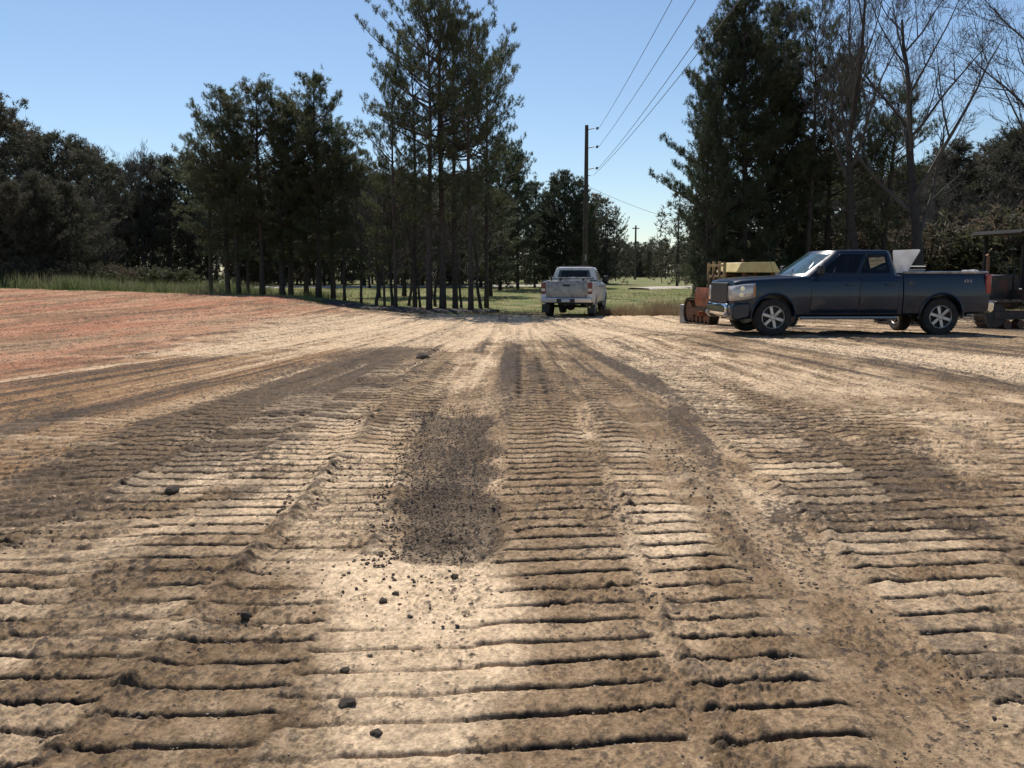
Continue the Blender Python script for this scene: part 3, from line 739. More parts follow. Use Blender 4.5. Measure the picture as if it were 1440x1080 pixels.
wm = mat('dry_weeds', (.24,.155,.10), .9, noise=(.8,(.34,.27,.15),.42,.62), trans=.4, spec=.1)
gw = mat('tall_green_weeds', (.14,.17,.07), .8, noise=(.5,(.22,.19,.12),.45,.65), trans=.45, spec=.2)
blades('grass', [(-30,30,37,48,60000,.11,.02),(-45,45,48,80,50000,.13,.045)], gm, 'short green grass of the lawn behind the dirt', 1)
blades('dry_weeds', [(3.5,8.2,36.6,39.2,6000,.40,.016),(-2,30,36.5,38,4000,.25,.016),(6,10,38,42,2500,.55,.016)], wm, 'reddish dry weeds standing along the edge of the dirt', 2, 'weeds')
blades('tall_weeds', [(-26,-16,49,60,16000,.65,.04),(-36,-24,50,58,8000,.75,.04),(-17,-10,47,56,3000,.4,.03)], gw, 'tall green weeds behind the red mound', 3, 'weeds')

# ------------------------------------------------------------------ poles and wires
pole_m = mat('treated_pole', (.07,.055,.042), .9, noise=(5,(.11,.09,.07),.4,.7))
metal_m = mat('galvanised_metal', (.35,.35,.34), .5, .8)
porc = mat('grey_porcelain', (.28,.28,.27), .4)
wire_m = mat('aluminium_wire', (.16,.165,.17), .6, .3)
pd = 57.0; pX = X_at(823, pd); pz = Hs(pX, pd)
po = empty('utility_pole', (pX, pd, pz)); tag(po, 'tall dark wooden power pole behind the white pickup, three insulators on its right side', 'pole')
ptop = top_z(823, 176, pd)-pz
MB().tube([(0,0,-.5),(0,0,ptop*.5),(.02,0,ptop)], [.17,.145,.11], 12).build('shaft', pole_m, po)
wz = []
for yy in (181, 207, 237):
    zz = top_z(823, yy, pd)-pz; wz.append(zz+pz)
    i = MB().tube([(.08,0,zz-.05),(.35,0,zz),(.5,0,zz+.02)], [.035,.03,.02], 8).build('insulator_arm', metal_m, po)
    MB().lathe([(.02,-.22),(.075,-.18),(.03,-.14),(.085,-.08),(.03,-.03),(.085,.03),(.03,.08),(.07,.14),(.0,.2)], (0,0,0), 14).build('insulator', porc, po).location = (.66,0,zz+.02)
    po.children[-1].rotation_euler = (0,0,R(90))
zz = top_z(823, 247, pd)-pz; wz.append(zz+pz)
MB().tube([(.1,0,zz),(.3,0,zz)], .02, 6).build('neutral_bracket', metal_m, po)
MB().box(-.05,.05,-.2,-.15,2.2,2.6).build('tag_plate', metal_m, po)
def wire(a, b, sag, label, rad=.011):
    a, b = Vector(a), Vector(b); n = 40
    pts = [a.lerp(b, t/n)-Vector((0,0,4*sag*(t/n)*(1-t/n))) for t in range(n+1)]
    o = MB().tube(pts, rad, 5).build('power_wire', wire_m)
    tag(o, label, 'wire', 'overhead power wires'); return o
ends = [((945,0),.76,'uppermost power wire, reaching the top edge farthest left'),((978,0),.76,'second power wire from the top insulator'),((1018,0),.76,'third power wire, from the lowest insulator'),((1040,0),.45,'neutral wire just below the third power wire')]
for (pxy, xo, lb), z0 in zip(ends, wz):
    # wire goes through this point of the sky, then on to a pole behind the viewer
    r = ray(*pxy); r = r/r.y; d0 = (z0-.35-CAMH)/r.z
    P0 = Vector((pX+xo, pd, z0+.02)); P1 = Vector((r.x*d0, d0, z0-.35)); dd = (P1-P0); k = 66/(-dd.y)
    sag = .62
    tt = 1/k; Zend = z0+.0
    P2 = Vector((P0.x+dd.x*k, P0.y+dd.y*k, 0)); P2.z = P0.z+((P1.z-P0.z)+4*sag*tt*(1-tt))*k
    wire(P0, P2, sag, lb)
fp = 150.0; fX = X_at(893, fp); fz = Hs(fX, fp); fo = empty('utility_pole', (fX, fp, fz))
tag(fo, 'far thin power pole over the lawn, right of the lone pine', 'pole')
fh = top_z(893, 317, fp)-fz
MB().tube([(0,0,-.3),(0,0,fh)], [.2,.14], 8).build('shaft', pole_m, fo)
MB().box(-.6,.6,-.06,.06,fh-.55,fh-.4).build('crossarm', pole_m, fo)
sx = X_at(960, 60)
w_ = wire((pX+.12, pd, top_z(823,262,pd)), (X_at(1000,52), 52, top_z(1000,322,52)), .25, 'thin service wire sagging right from the pole towards the pines', .010)

# ------------------------------------------------------------------ vehicles
navy = mat('navy_paint', (.008,.020,.040), .32, 0, .40, noise=(1.6,(.016,.019,.027),.45,.8), spec=.35)
white_p = mat('dusty_white_paint', (.66,.655,.64), .4, 0, .4, noise=(3,(.46,.43,.40),.45,.8))
tyre_m = mat('tyre_rubber', (.018,.017,.016), .85, noise=(8,(.07,.055,.04),.5,.75), bump=.4, bscale=40)
alloy = mat('alloy', (.48,.47,.45), .35, .75, noise=(6,(.25,.22,.19),.45,.75))
dark_m = mat('black_plastic', (.015,.015,.016), .55)
chrome = mat('chrome', (.70,.70,.70), .12, 1)
glass = mat('dark_glass', (.003,.004,.004), .03, 0, 0, spec=.35)
wglass = mat('windscreen_glass', (.045,.085,.095), .04, 0, 0, spec=1.0)  # bluish base colour stands in for the reflected sky
lens = mat('headlight_lens', (.50,.47,.44), .15, .2, .8)
redl = mat('red_lens', (.30,.008,.008), .2, 0, .6)
amber = mat('amber_lens', (.5,.17,.02), .2, 0, .6)
seat_m = mat('grey_cloth_seat', (.10,.095,.09), .9)
def tinted():
    m = bpy.data.materials.new('tinted_glass'); m.use_nodes = True; nt = m.node_tree; nt.nodes.remove(nt.nodes['Principled BSDF'])
    tr = nt.nodes.new('ShaderNodeBsdfTransparent'); tr.inputs[0].default_value = (.42,.45,.44,1)
    gl = nt.nodes.new('ShaderNodeBsdfGlossy'); gl.inputs['Roughness'].default_value = .02
    fr = nt.nodes.new('ShaderNodeFresnel'); fr.inputs[0].default_value = 1.45; mx = nt.nodes.new('ShaderNodeMixShader')
    nt.links.new(fr.outputs[0], mx.inputs[0]); nt.links.new(tr.outputs[0], mx.inputs[1]); nt.links.new(gl.outputs[0], mx.inputs[2])
    nt.links.new(mx.outputs[0], nt.nodes['Material Output'].inputs[0]); return m
glass = tinted()
frame_m = mat('chassis_black', (.02,.018,.016), .8, noise=(5,(.06,.045,.035),.5,.75))

def wheel(parent, x, y, r=.40, side=-1, width=.27, spokes=6, rimmat=None):
    w = empty('wheel', (x, y, r)); w.parent = parent
    h = width/2; s = side
    t = MB().lathe([(r*.63,-h*.8),(r*.80,-h),(r*.93,-h*.96),(r*.985,-h*.78),(r,-h*.5),(r,h*.5),(r*.985,h*.78),(r*.93,h*.96),(r*.80,h),(r*.63,h*.8),(r*.63,-h*.8)], n=40)
    for k in range(40):
        a = 2*math.pi*k/40; Mx = Matrix.Rotation(-a, 4, 'Y')
        t.box(r-.006, r+.008, -h*.72, -h*.1, -.014, .014, Mx); t.box(r-.006, r+.008, h*.1, h*.72, -.004, .024, Mx)
    t.build('tyre', tyre_m, w)
    f = s*h
    m = MB().lathe([(r*.63,f*.85),(r*.60,f*.95),(r*.57,f*.80),(r*.55,f*.1),(r*.2,f*.05),(.0,f*.05)], n=36)
    bk = MB().lathe([(r*.56,f*.18),(0,f*.18)], n=30); bk.build('brake', dark_m, w)
    m.lathe([(0,f*.86),(r*.13,f*.86),(r*.16,f*.74),(r*.16,f*.3)], n=20)
    for k in range(spokes):
        a = 2*math.pi*k/spokes+.3; Mx = Matrix.Rotation(a, 4, 'Y')
        y0, y1 = sorted((f*.45, f*.78))
        m.box(r*.12, r*.58, y0, y1, -r*.085, r*.085, Mx)
    m.build('rim', rimmat or alloy, w, bevel=.006)
    return w

def pickup(name, W, paint, p):
    """x runs from the nose (0) to the tail, the driver's side is -y"""
    root = empty(name); hw0 = W/2
    zs = [p['sill'], .48, .62, .80, .98, 1.14, 1.30, 1.50]; wf = [.94,.965,.985,1.0,.995,.975,.95,.93]
    def hw(z): return hw0*float(np.interp(z, zs, wf))
    def ring(x, zt, zb, f=1.0, crown=.03):
        zz = [zt-.035, zt-.10, zt-.22, zt-.36, zt-.5, .5*(zt-.5+zb), zb+.05, zb]
        half = [(0, zt+crown), (.5*hw0*f, zt+crown*.85), (.80*hw0*f, zt+.005), (hw(zt)*f-.045, zt-.008)]+[(hw(z)*f-(.012 if i == 0 else 0), z) for i, z in enumerate(zz)]
        half[-1] = (hw(zb)*f-.05, zb)
        pts = [(x, y, z) for y, z in half]+[(x, 0, zb)]+[(x, -y, z) for y, z in half[:0:-1]]
        return pts
    nose = p['nose']
    st = [(x, zt, zb, f) for x, zt, zb, f in nose]+[(p['cab_r'], p['belt'], p['sill'], 1.0)]
    b = MB().loft([ring(x, zt, zb, f) for x, zt, zb, f in st]).build('body', paint, root, ang=38)
    ar = p['arch']; fx, rx = p['fx'], p['rx']
    cm = MB().lathe([(0,-hw0-.2),(ar,-hw0-.2),(ar,-hw0+.28),(0,-hw0+.28)], (fx,0,p['wr']+.03), 40)
    cm.lathe([(0,hw0+.2),(ar,hw0+.2),(ar,hw0-.28),(0,hw0-.28)], (fx,0,p['wr']+.03), 40)
    cut(b, cm, 38)
    # bed
    bt = p['bed_top']; bx0, bx1 = p['cab_r']+.025, p['bed_r']
    bd = MB().loft([ring(x, bt, zb, f, 0) for x, zb, f in ((bx0,p['sill']+.04,1.0),(bx0+.01,p['sill']+.02,1.002),((bx0+bx1)/2,p['sill']+.02,1.002),(bx1-.03,p['sill']+.06,.998),(bx1,p['sill']+.1,.985))]).build('bed', paint, root, ang=38)
    cm = MB().lathe([(0,-hw0-.2),(ar,-hw0-.2),(ar,-hw0+.30),(0,-hw0+.30)], (rx,0,p['wr']+.03), 40)
    cm.lathe([(0,hw0+.2),(ar,hw0+.2),(ar,hw0-.30),(0,hw0-.30)], (rx,0,p['wr']+.03), 40)
    cm.box(bx0+.07, bx1-.06, -hw0+.14, hw0-.14, bt-.5, bt+.3)
    cut(bd, cm, 38)
    for s in (-1, 1):                                     # rolled rail caps
        MB().tube([(bx0+.01, s*(hw0*.905), bt+.012), (bx1-.02, s*(hw0*.905), bt+.012)], .028, 8).build('bed_rail', p.get('rail', dark_m), bd)
        for cx in (fx, rx):                               # flared arches
            pts = [(cx+math.cos(a)*(ar+.012), s*(hw(p['wr']+.03+math.sin(a)*ar)+.004), p['wr']+.03+math.sin(a)*(ar+.012)) for a in [R(-8+196*k/22) for k in range(23)]]
            MB().tube(pts, .026, 6).build('wheel_arch', paint, b if cx == fx else bd)
    # cab
    g0, g1, g2 = p['gh']
    lv = [p['belt']-.05, p['roof']-.085, p['roof']-.02, p['roof']]
    XF = [g0[0], g1[0], g1[0]+.07, g2[0]]; XR = [g0[1], g1[1], g1[1]-.03, g2[1]]; HW = [g0[2], g1[2], g1[2]-.045, g2[2]]
    def gp(k, z):
        xf = np.interp(z, lv, XF); xr = np.interp(z, lv, XR); w = np.interp(z, lv, HW)
        kk = abs(k); pts = [(xf,0),(xf+.05,.55*w),(xf+.22,.93*w),(xf+.32,w),(xr-.10,w),(xr-.02,w-.07),(xr,.5*w),(xr,0)]
        i = min(int(kk), 6); t = kk-i; a, c = pts[i], pts[i+1]
        return Vector((a[0]+(c[0]-a[0])*t, (a[1]+(c[1]-a[1])*t)*(-1 if k < 0 else 1), z))
    rings = []
    for z in lv:
        rings.append([gp(k, z) for k in (0,1,2,3,3.5,4,5,6,7)]+[gp(-k, z) for k in (6,5,4,3.5,3,2,1)])
    cab = MB().loft(rings).build('cab', p.get('roofpaint', paint), root, ang=30, bevel=.012)
    def pane(nm, k0, k1, z0, z1, m, nk=8, nz=4, off=.004, par=cab, slant=0):
        mb = MB(); V = []
        for j in range(nz+1):
            z = z0+(z1-z0)*j/nz
            for i in range(nk+1):
                kA = k0+slant*(1-j/nz); k = kA+(k1-kA)*i/nk
                P = gp(k, z) if abs(k) > 1e-6 else gp(0, z); e = .004
                du = gp(min(6.999, k+e) if k >= 0 else k+e, z)-gp(max(-6.999, k-e), z) if abs(k) > .01 else Vector((0,1,0)); dz = gp(k, z+.01)-gp(k, z-.01)
                nrm = du.cross(dz).normalized()
                cen = Vector(((XF[0]+XR[0])/2, 0, z))
                if nrm.dot(P-cen) < 0: nrm = -nrm
                V.append(P+nrm*off)
        F = [(j*(nk+1)+i, j*(nk+1)+i+1, (j+1)*(nk+1)+i+1, (j+1)*(nk+1)+i) for j in range(nz) for i in range(nk)]
        return mb.add(V, F).build(nm, m, par, ang=60)
    zb_, zt_ = p['belt']+.03, p['roof']-.10
    pane('windscreen', -1.85, 1.85, zb_, zt_+.005, wglass, 14)
    for s in (1, -1):
        for (ka, kb) in p['windows']:
            sw = pane('side_window', s*ka, s*kb, zb_+.01, zt_+.0, glass, 6)
            out = [gp(s*ka, zt_), gp(s*ka, zb_+.01), gp(s*kb, zb_+.01), gp(s*kb, zt_), gp(s*ka, zt_)]
            MB().tube([q+Vector((0, s*.006, 0)) for q in out], .009, 5).build('window_seal', paint, sw)
    pane('rear_window', 5.35, 6.99, zb_+.05, zt_-.02, glass, 5); pane('rear_window', -6.99, -5.35, zb_+.05, zt_-.02, glass, 5)
    # hollow the cab and open the side and rear windows
    cab.modifiers.clear()
    inner = []
    for z, ins in ((lv[0]+.012, .05), (lv[1]+.02, .05), (lv[2]-.025, .07)):
        inner.append([Vector((cx_+(gp(k, z).x-cx_)*(1-ins/1.0), gp(k, z).y*(1-ins/.9), z)) for k in (0,1,2,3,3.5,4,5,6,7) for cx_ in ((XF[1]+XR[1])/2,)]+[Vector((cx_+(gp(-k, z).x-cx_)*(1-ins/1.0), gp(-k, z).y*(1-ins/.9), z)) for k in (6,5,4,3.5,3,2,1) for cx_ in ((XF[1]+XR[1])/2,)])
    cut(cab, MB().loft(inner), 30)
    for (ka, kb) in p['windows']:
        q_ = [gp(-ka-.02, zt_-.01), gp(-ka-.02, zb_+.02), gp(-kb+.02, zb_+.02), gp(-kb+.02, zt_-.01)]
        cut(cab, MB().prism([(v.x, v.z) for v in q_], -1.3, 1.3), 30)
    cut(cab, MB().box(XR[1]-.35, XR[1]+.4, -.52, .52, zb_+.08, zt_-.05), 30)
    for s in (-1, 1):
        sx0 = (XF[1]+XR[1])/2+.02
        se = MB().prism([(sx0-.02,zb_-.08),(sx0+.10,zb_+.20),(sx0+.17,zb_+.20),(sx0+.14,zb_-.08)], s*.42-.24, s*.42+.24).build('seat_back', seat_m, root, bevel=.03)
        MB().box(sx0+.08, sx0+.18, s*.42-.13, s*.42+.13, zb_+.23, zb_+.38).build('headrest', seat_m, se, bevel=.03)
    tw_ = MB(); tw_.tube([(sx0-.62+.05*math.sin(a), -.42+.18*math.cos(a), zb_+.02+.17*math.sin(a)) for a in [i_*math.pi/8 for i_ in range(17)]], .014, 6); tw_.build('steering_wheel', dark_m, root)
    # doors: slightly proud skins with their own seams
    for s in (-1, 1):
        for (x0, x1) in p['doors']:
            V = []; nz = 8
            for j in range(nz+1):
                z = p['sill']+.07+(p['belt']-.06-p['sill']-.07)*j/nz
                for x in (x0, x0+.02, (x0+x1)/2, x1-.02, x1): V.append((x, s*(hw(z)+(.010 if 0 < j < nz and x not in (x0, x1) else .002)), z))
            F = [(j*5+i, j*5+i+1, (j+1)*5+i+1, (j+1)*5+i) for j in range(nz) for i in range(4)]
            dr = MB().add(V, F).build('door', paint, root, ang=60, solid=.006)
            for xx in (x0-.006, x1+.006):
                MB().add([(xx-.004, s*(hw(z)+.003), z) for z in (p['sill']+.07, .8, p['belt']-.06)]+[(xx+.004, s*(hw(z)+.003), z) for z in (p['sill']+.07, .8, p['belt']-.06)], [(0,1,4,3),(1,2,5,4)]).build('seam', dark_m, dr, smooth=False)
            hx = x1-.2
            MB().box(hx-.09, hx+.09, min(s*(hw(1.1)+.008), s*(hw(1.1)+.045)), max(s*(hw(1.1)+.008), s*(hw(1.1)+.045)), p['belt']-.22, p['belt']-.185).build('handle', p.get('handle', dark_m), dr, bevel=.008)
        mz = p['belt']+.10; mx = g0[0]+.52
        mi = MB().box(mx-.05, mx+.06, min(s*(hw0+.02), s*(hw0+.22)), max(s*(hw0+.02), s*(hw0+.22)), mz-.10, mz+.11).build('mirror', p.get('mirror', dark_m), root, bevel=.03)
        MB().tube([(mx+.02, s*(hw0*.93), mz-.10), (mx, s*(hw0+.06), mz-.04)], .02, 6).build('mirror_arm', dark_m, mi)
        MB().tube([(fx+.6, s*(hw0-.06), p['sill']-.03), (p['cab_r']-.1, s*(hw0-.06), p['sill']-.03)], .035, 8).build('step_bar', p.get('step', dark_m), root)
    # chassis, axles, wheels
    ch = MB(); L = p['bed_r']
    for s in (-1, 1): ch.box(.35, L-.1, s*.42-.05, s*.42+.05, p['sill']+.02, p['sill']+.16)
    ch.box(.5, 1.5, -.35, .35, p['sill']-.05, p['sill']+.2); ch.box(2.2, 3.4, -.75, -.5, p['sill']-.02, p['sill']+.15)
    ch.box(L-.5, L-.1, -.35, .35, p['sill']-.03, p['sill']+.1)
    ch.build('chassis', frame_m, root)
    for x in (fx, rx):
        MB().tube([(x,-hw0+.2,p['wr']),(x,hw0-.2,p['wr'])], .05, 8).build('axle', frame_m, root)
        MB().lathe([(0,-.17),(.12,-.14),(.17,0),(.12,.14),(0,.17)], (x,.1 if x == fx else 0,p['wr']), 14).build('differential', frame_m, root)
    for x in (fx, rx):
        for s in (-1, 1): wheel(root, x, s*(hw0-.16), p['wr'], s, rimmat=p.get('rim'))
    MB().tube([(2.2,.45,.42),(rx-.2,.5,.42),(rx+.5,.6,.45),(L-.25,.85,.40)], .035, 8).build('exhaust', metal_m, root)
    return root, hw, gp, b, bd

P1 = dict(sill=.42, belt=1.32, roof=1.87, bed_top=1.36, cab_r=3.84, bed_r=5.80, arch=.475, fx=.99, rx=4.74, wr=.405,
          nose=[(.10,1.12,.40,.86),(.14,1.18,.38,.92),(.28,1.215,.37,.965),(.55,1.235,.37,.99),(1.0,1.26,.40,1.0),(1.5,1.28,.42,1.0),(1.8,1.31,.42,1.0)],
          gh=[(1.42,3.79,.945),(2.14,3.68,.775),(2.42,3.56,.62)], windows=[(3.05,3.53),(3.57,3.95)], doors=[(1.80,2.86),(2.89,3.74)],
          mirror=dark_m, step=metal_m, handle=navy, rail=alloy)
t1, hw1, gp1, b1, bd1 = pickup('pickup_truck', 2.03, navy, P1)
tag(t1, 'dark navy pickup with silver alloy wheels parked side on at the right', 'pickup')
# nose details
MB().box(.055,.13,-.62,.62,.70,1.15).build('grille', dark_m, t1, bevel=.02)
g = t1.children[-1]
for z in (.74,.80,1.04,1.12): MB().box(.035,.07,-.60,.60,z-.012,z+.012).build('grille_bar', chrome if z > 1.05 or z < .8 else metal_m, g, bevel=.004)
MB().box(.028,.066,-.63,.63,.885,.955).build('grille_bar', chrome, g, bevel=.01)
em = MB().prism([(-.13,-.022),(-.045,-.022),(-.05,-.05),(.05,-.05),(.045,-.022),(.13,-.022),(.12,.022),(.045,.022),(.05,.05),(-.05,.05),(-.045,.022),(-.12,.022)], -.008, .008).build('emblem', mat('gold_emblem', (.55,.36,.08), .3, .8), g)
em.rotation_euler = (0,0,R(90)); em.location = (.018,0,.92)
for s in (-1, 1):
    V = []
    n1 = 9
    plan = [(.072,.60),(.072,.76),(.078,.84),(.115,.90),(.155,.955),(.22,.983),(.32,1.0),(.44,1.012),(.56,1.020)]
    for j in range(4):
        for (x, yy_) in plan:
            top_ = float(np.interp(x, [.08,.28,.56], [1.08,1.12,1.14])); bot_ = float(np.interp(x, [.08,.3,.56], [.76,.78,.84]))
            z = bot_+(top_-bot_)*j/3
            V.append((x, s*(yy_+.012-(.02 if j == 3 else 0)), z))
    F = [(j*n1+i, j*n1+i+1, (j+1)*n1+i+1, (j+1)*n1+i) for j in range(3) for i in range(n1-1)]
    hl = MB().add(V, F).build('headlight', lens, t1, solid=.02, ang=60)
    for z, xx in ((.90,.13),(1.03,.15)): MB().lathe([(0,-.01),(.05,-.01),(.055,.01),(.0,.012)], n=16).build('bulb', chrome, hl).location = (xx+.13, s*1.005, z)
    MB().box(.53,.56,s*1.034-.006,s*1.034+.006,.86,1.09).build('marker_light', amber, hl)
MB().prism([(.0,.50),(.0,.66),(.05,.70),(.16,.70),(.16,.42),(.05,.42)], -.70, .70).build('front_bumper', chrome, t1, bevel=.03)
MB().box(-.01,.05,-.40,.40,.52,.62).build('bumper_vent', dark_m, t1.children[-1], bevel=.01)
for s in (-1, 1):
    MB().prism([(.07,.36),(.06,.66),(.12,.71),(.42,.74),(.50,.70),(.47,.40),(.2,.33)], s*.68, s*1.005).build('bumper_corner', navy, t1, bevel=.05)
    MB().lathe([(0,-.01),(.045,-.01),(.05,.02),(0,.03)], n=14).build('fog_light', lens, t1).location = (.02, s*.70, .46)
    t1.children[-1].rotation_euler = (0,0,R(90))
    MB().box(5.70,5.825, s*.985-.03, s*.985+.035, .92, 1.33).build('tail_light', redl, t1, bevel=.02)
MB().prism([(5.78,.52),(5.78,.74),(5.92,.74),(5.95,.70),(5.95,.56),(5.90,.50)], -.96, .96).build('rear_bumper', chrome, t1, bevel=.03)
MB().box(5.79,5.825,-.80,.80,.78,1.345).build('tailgate', navy, t1, bevel=.015)
MB().box(5.822,5.84,-.12,.12,1.16,1.22).build('handle', dark_m, t1.children[-1], bevel=.005)
def text(s, size, m, parent, loc, rot, depth=.003):
    cu = bpy.data.curves.new('lettering', 'FONT'); cu.body = s; cu.size = size; cu.extrude = depth; cu.align_x = 'CENTER'
    o = bpy.data.objects.new('lettering', cu); C.objects.link(o)
    dg = bpy.context.evaluated_depsgraph_get(); me = bpy.data.meshes.new_from_object(o.evaluated_get(dg)); bpy.data.objects.remove(o)
    q = link('lettering', me, parent, m); q.location = loc; q.rotation_euler = rot; return q
decal = mat('silver_decal', (.42,.40,.38), .5)
text('4X4', .11, decal, t1, (5.30,-(hw1(1.18)+.008),1.15), (R(88),0,0))
MB().lathe([(0,-.002),(.07,-.002),(.07,.001),(0,.002)], n=20).build('fuel_cap', navy, t1).location = (4.02,-hw1(1.12)-.002,1.12)
MB().tube([(1.62,.82,1.30),(1.50,.86,1.75),(1.46,.87,2.05)], .005, 5).build('antenna', dark_m, t1)
# interior-coloured visor strip and wipers
for y0 in (-.55, .15): MB().tube([(1.47,y0,1.355),(1.72,y0+.42,1.47)], .009, 5).build('wiper', dark_m, t1)
t1.rotation_euler[2] = R(3.4); t1.scale = (1.015,)*3
_d = 19.6; t1.location = (X_at(1021, _d), _d+.9, Hs(8, 20)-.015)

# white panel and other load in the bed of the navy pickup
def local(t, x, y, z): t_ = Matrix.Translation(t.location) @ t.rotation_euler.to_matrix().to_4x4(); return t_ @ (Vector((x, y, z))*t.scale[0])
o = empty('load_board', local(t1, 3.74, 0, .9), t1.rotation_euler[2]); tag(o, 'white slanting board standing in the bed right behind the blue cab', 'board')
ply = mat('weathered_white_board', (.80,.79,.78), .7, noise=(3,(.66,.64,.62),.4,.7), trans=.45)
MB().prism([(.14,.0),(.04,.93),(.05,.975),(.64,1.0),(.66,.97),(.36,.45),(.26,.0)], -.62, -.58).build('panel', ply, o, bevel=.006)
MB().box(.20,.26,-.58,.55,.60,.66).build('brace', mat('brace_wood', (.3,.22,.14), .8), o, bevel=.004)
MB().box(.20,.26,-.58,.55,.30,.36).build('brace', o.children[-1].data.materials[0], o, bevel=.004)
o = empty('tool_chest', local(t1, 4.0, .1, .92), t1.rotation_euler[2]); tag(o, 'tan lidded chest showing just above the bed rail behind the white board', 'chest')
tan = mat('tan_chest', (.26,.19,.12), .6, noise=(5,(.18,.13,.09),.4,.7))
MB().box(0,.62,-.5,.5,0,.44).build('chest_body', tan, o, bevel=.012); MB().box(-.015,.635,-.515,.515,.445,.52).build('lid', tan, o, bevel=.015)
MB().box(.25,.37,-.53,-.51,.38,.46).build('latch', metal_m, o, bevel=.004)
o = empty('cloth_bundle', local(t1, 5.42, -.90, 1.388), t1.rotation_euler[2])
me = clod_mesh(77, 3); me.materials.append(ply); q = link('cloth', me, o); q.scale = (.14,.055,.045); q.location = (0,0,.02)
me = clod_mesh(78, 3); me.materials.append(ply); q = link('fold', me, o); q.scale = (.08,.045,.035); q.location = (-.15,0,.012)
tag(o, 'crumpled white rag lying on the bed rail near the tail light', 'rag')

# the white pickup
P2 = dict(sill=.52, belt=1.36, roof=1.92, bed_top=1.38, cab_r=3.55, bed_r=5.50, arch=.48, fx=.95, rx=4.35, wr=.40,
          nose=[(.10,1.06,.50,.88),(.15,1.15,.48,.94),(.3,1.20,.48,.97),(.6,1.24,.48,.99),(1.0,1.27,.50,1.0),(1.5,1.32,.52,1.0),(1.8,1.35,.52,1.0)],
          gh=[(1.42,3.54,.93),(2.1,3.42,.76),(2.35,3.32,.62)], windows=[(3.10,3.52),(3.58,3.90)], doors=[(1.75,2.75),(2.78,3.48)],
          mirror=dark_m, step=dark_m, handle=dark_m, rail=dark_m, rim=mat('dull_rim', (.3,.3,.3), .5, .5))
t2, hw2, gp2, b2, bd2 = pickup('pickup_truck', 1.98, white_p, P2)
tag(t2, 'dusty white pickup parked with its tailgate to the camera by the grass', 'pickup')
dull_red = mat('faded_red_lens', (.13,.012,.01), .3, 0, .3)
gate_p = mat('reflection_mottled_tailgate', (.24,.23,.22), .28, .3, .6, noise=(7,(.11,.095,.09),.40,.70), bump=.5, bscale=5)  # blotches in the colour imitate wrinkled reflections on the panel
tg = MB().prism([(5.49,.76),(5.49,1.385),(5.535,1.39),(5.55,1.32),(5.54,.78)], -.78, .78).build('tailgate', gate_p, t2, bevel=.015)
MB().box(5.54,5.562,-.13,.13,1.18,1.26).build('handle', dark_m, tg, bevel=.008)
MB().box(5.542,5.556,-.66,.66,.90,.93).build('trim_strip', metal_m, tg, bevel=.004)
for s in (-1, 1):
    tl = MB().box(5.44,5.53, s*.885-.085, s*.885+.085, .90, 1.33).build('tail_light', dull_red, t2, bevel=.015)
    MB().box(5.528,5.535, s*.885-.07, s*.885+.07, 1.00, 1.10).build('reversing_light', lens, tl, bevel=.003)
    MB().box(5.05,5.08, s*.88-.14, s*.88+.14, .18, .50).build('mud_flap', dark_m, t2)
rb = MB().prism([(5.52,.56),(5.52,.76),(5.72,.76),(5.74,.72),(5.72,.58)], -.95, .95).build('rear_bumper', mat('dented_chrome_bumper', (.66,.66,.66), .28, .7), t2, bevel=.02)
MB().box(5.725,5.752,-.34,.34,.585,.73).build('bumper_step', dark_m, rb, bevel=.01)
MB().box(5.750,5.757,-.16,.16,.60,.71).build('number_plate', mat('plate_metal', (.45,.46,.48), .5), rb, bevel=.004)
MB().tube([(5.5,0,.5),(5.86,0,.5)], .035, 8).build('tow_bar', frame_m, t2)
MB().prism([(.0,.56),(.0,.72),(.06,.76),(.16,.76),(.16,.50),(.05,.50)], -.93, .93).build('front_bumper', chrome, t2, bevel=.02)
MB().box(.06,.14,-.6,.6,.80,1.10).build('grille', dark_m, t2, bevel=.02)
for s in (-1, 1): MB().box(.075,.14,s*.75-.13,s*.75+.13,.86,1.06).build('headlight', lens, t2, bevel=.02)
MB().box(3.60,3.66,-.70,.70,1.925,1.96).build('cab_light_bar', dark_m, t2, bevel=.01)
th = R(98.5)                                            # nose points away from the camera
t2.rotation_euler[2] = R(-98.5)+math.pi*0
_d = 34.2
# local +x (tail) must point to the camera and a little left
t2.rotation_euler[2] = R(-90-12)
cx = X_at(797, _d)
t2.location = (cx+5.6*math.sin(R(12)), _d+5.6*math.cos(R(12)), Hs(cx, 37)-.02)
t2.location.z = -.235; t2.scale = (1.02,)*3
# load
o = empty('tool_chest', (0,0,0), t2.rotation_euler[2]); o.location = local(t2, 3.68, 0, 1.03); tag(o, 'grey metal truck box across the bed behind the white cab', 'tool box')
gb = mat('grey_tool_box', (.34,.34,.34), .45, .6, noise=(4,(.18,.17,.16),.4,.7), bump=.2, bscale=8)
MB().box(0,.45,-.80,.80,0,.44).build('chest_body', gb, o, bevel=.012); MB().box(-.01,.46,-.82,.82,.445,.50).build('lid', gb, o, bevel=.012)
MB().box(.455,.475,-.5,-.4,.36,.44).build('latch', dark_m, o, bevel=.004); MB().box(.455,.475,.4,.5,.36,.44).build('latch', dark_m, o, bevel=.004)

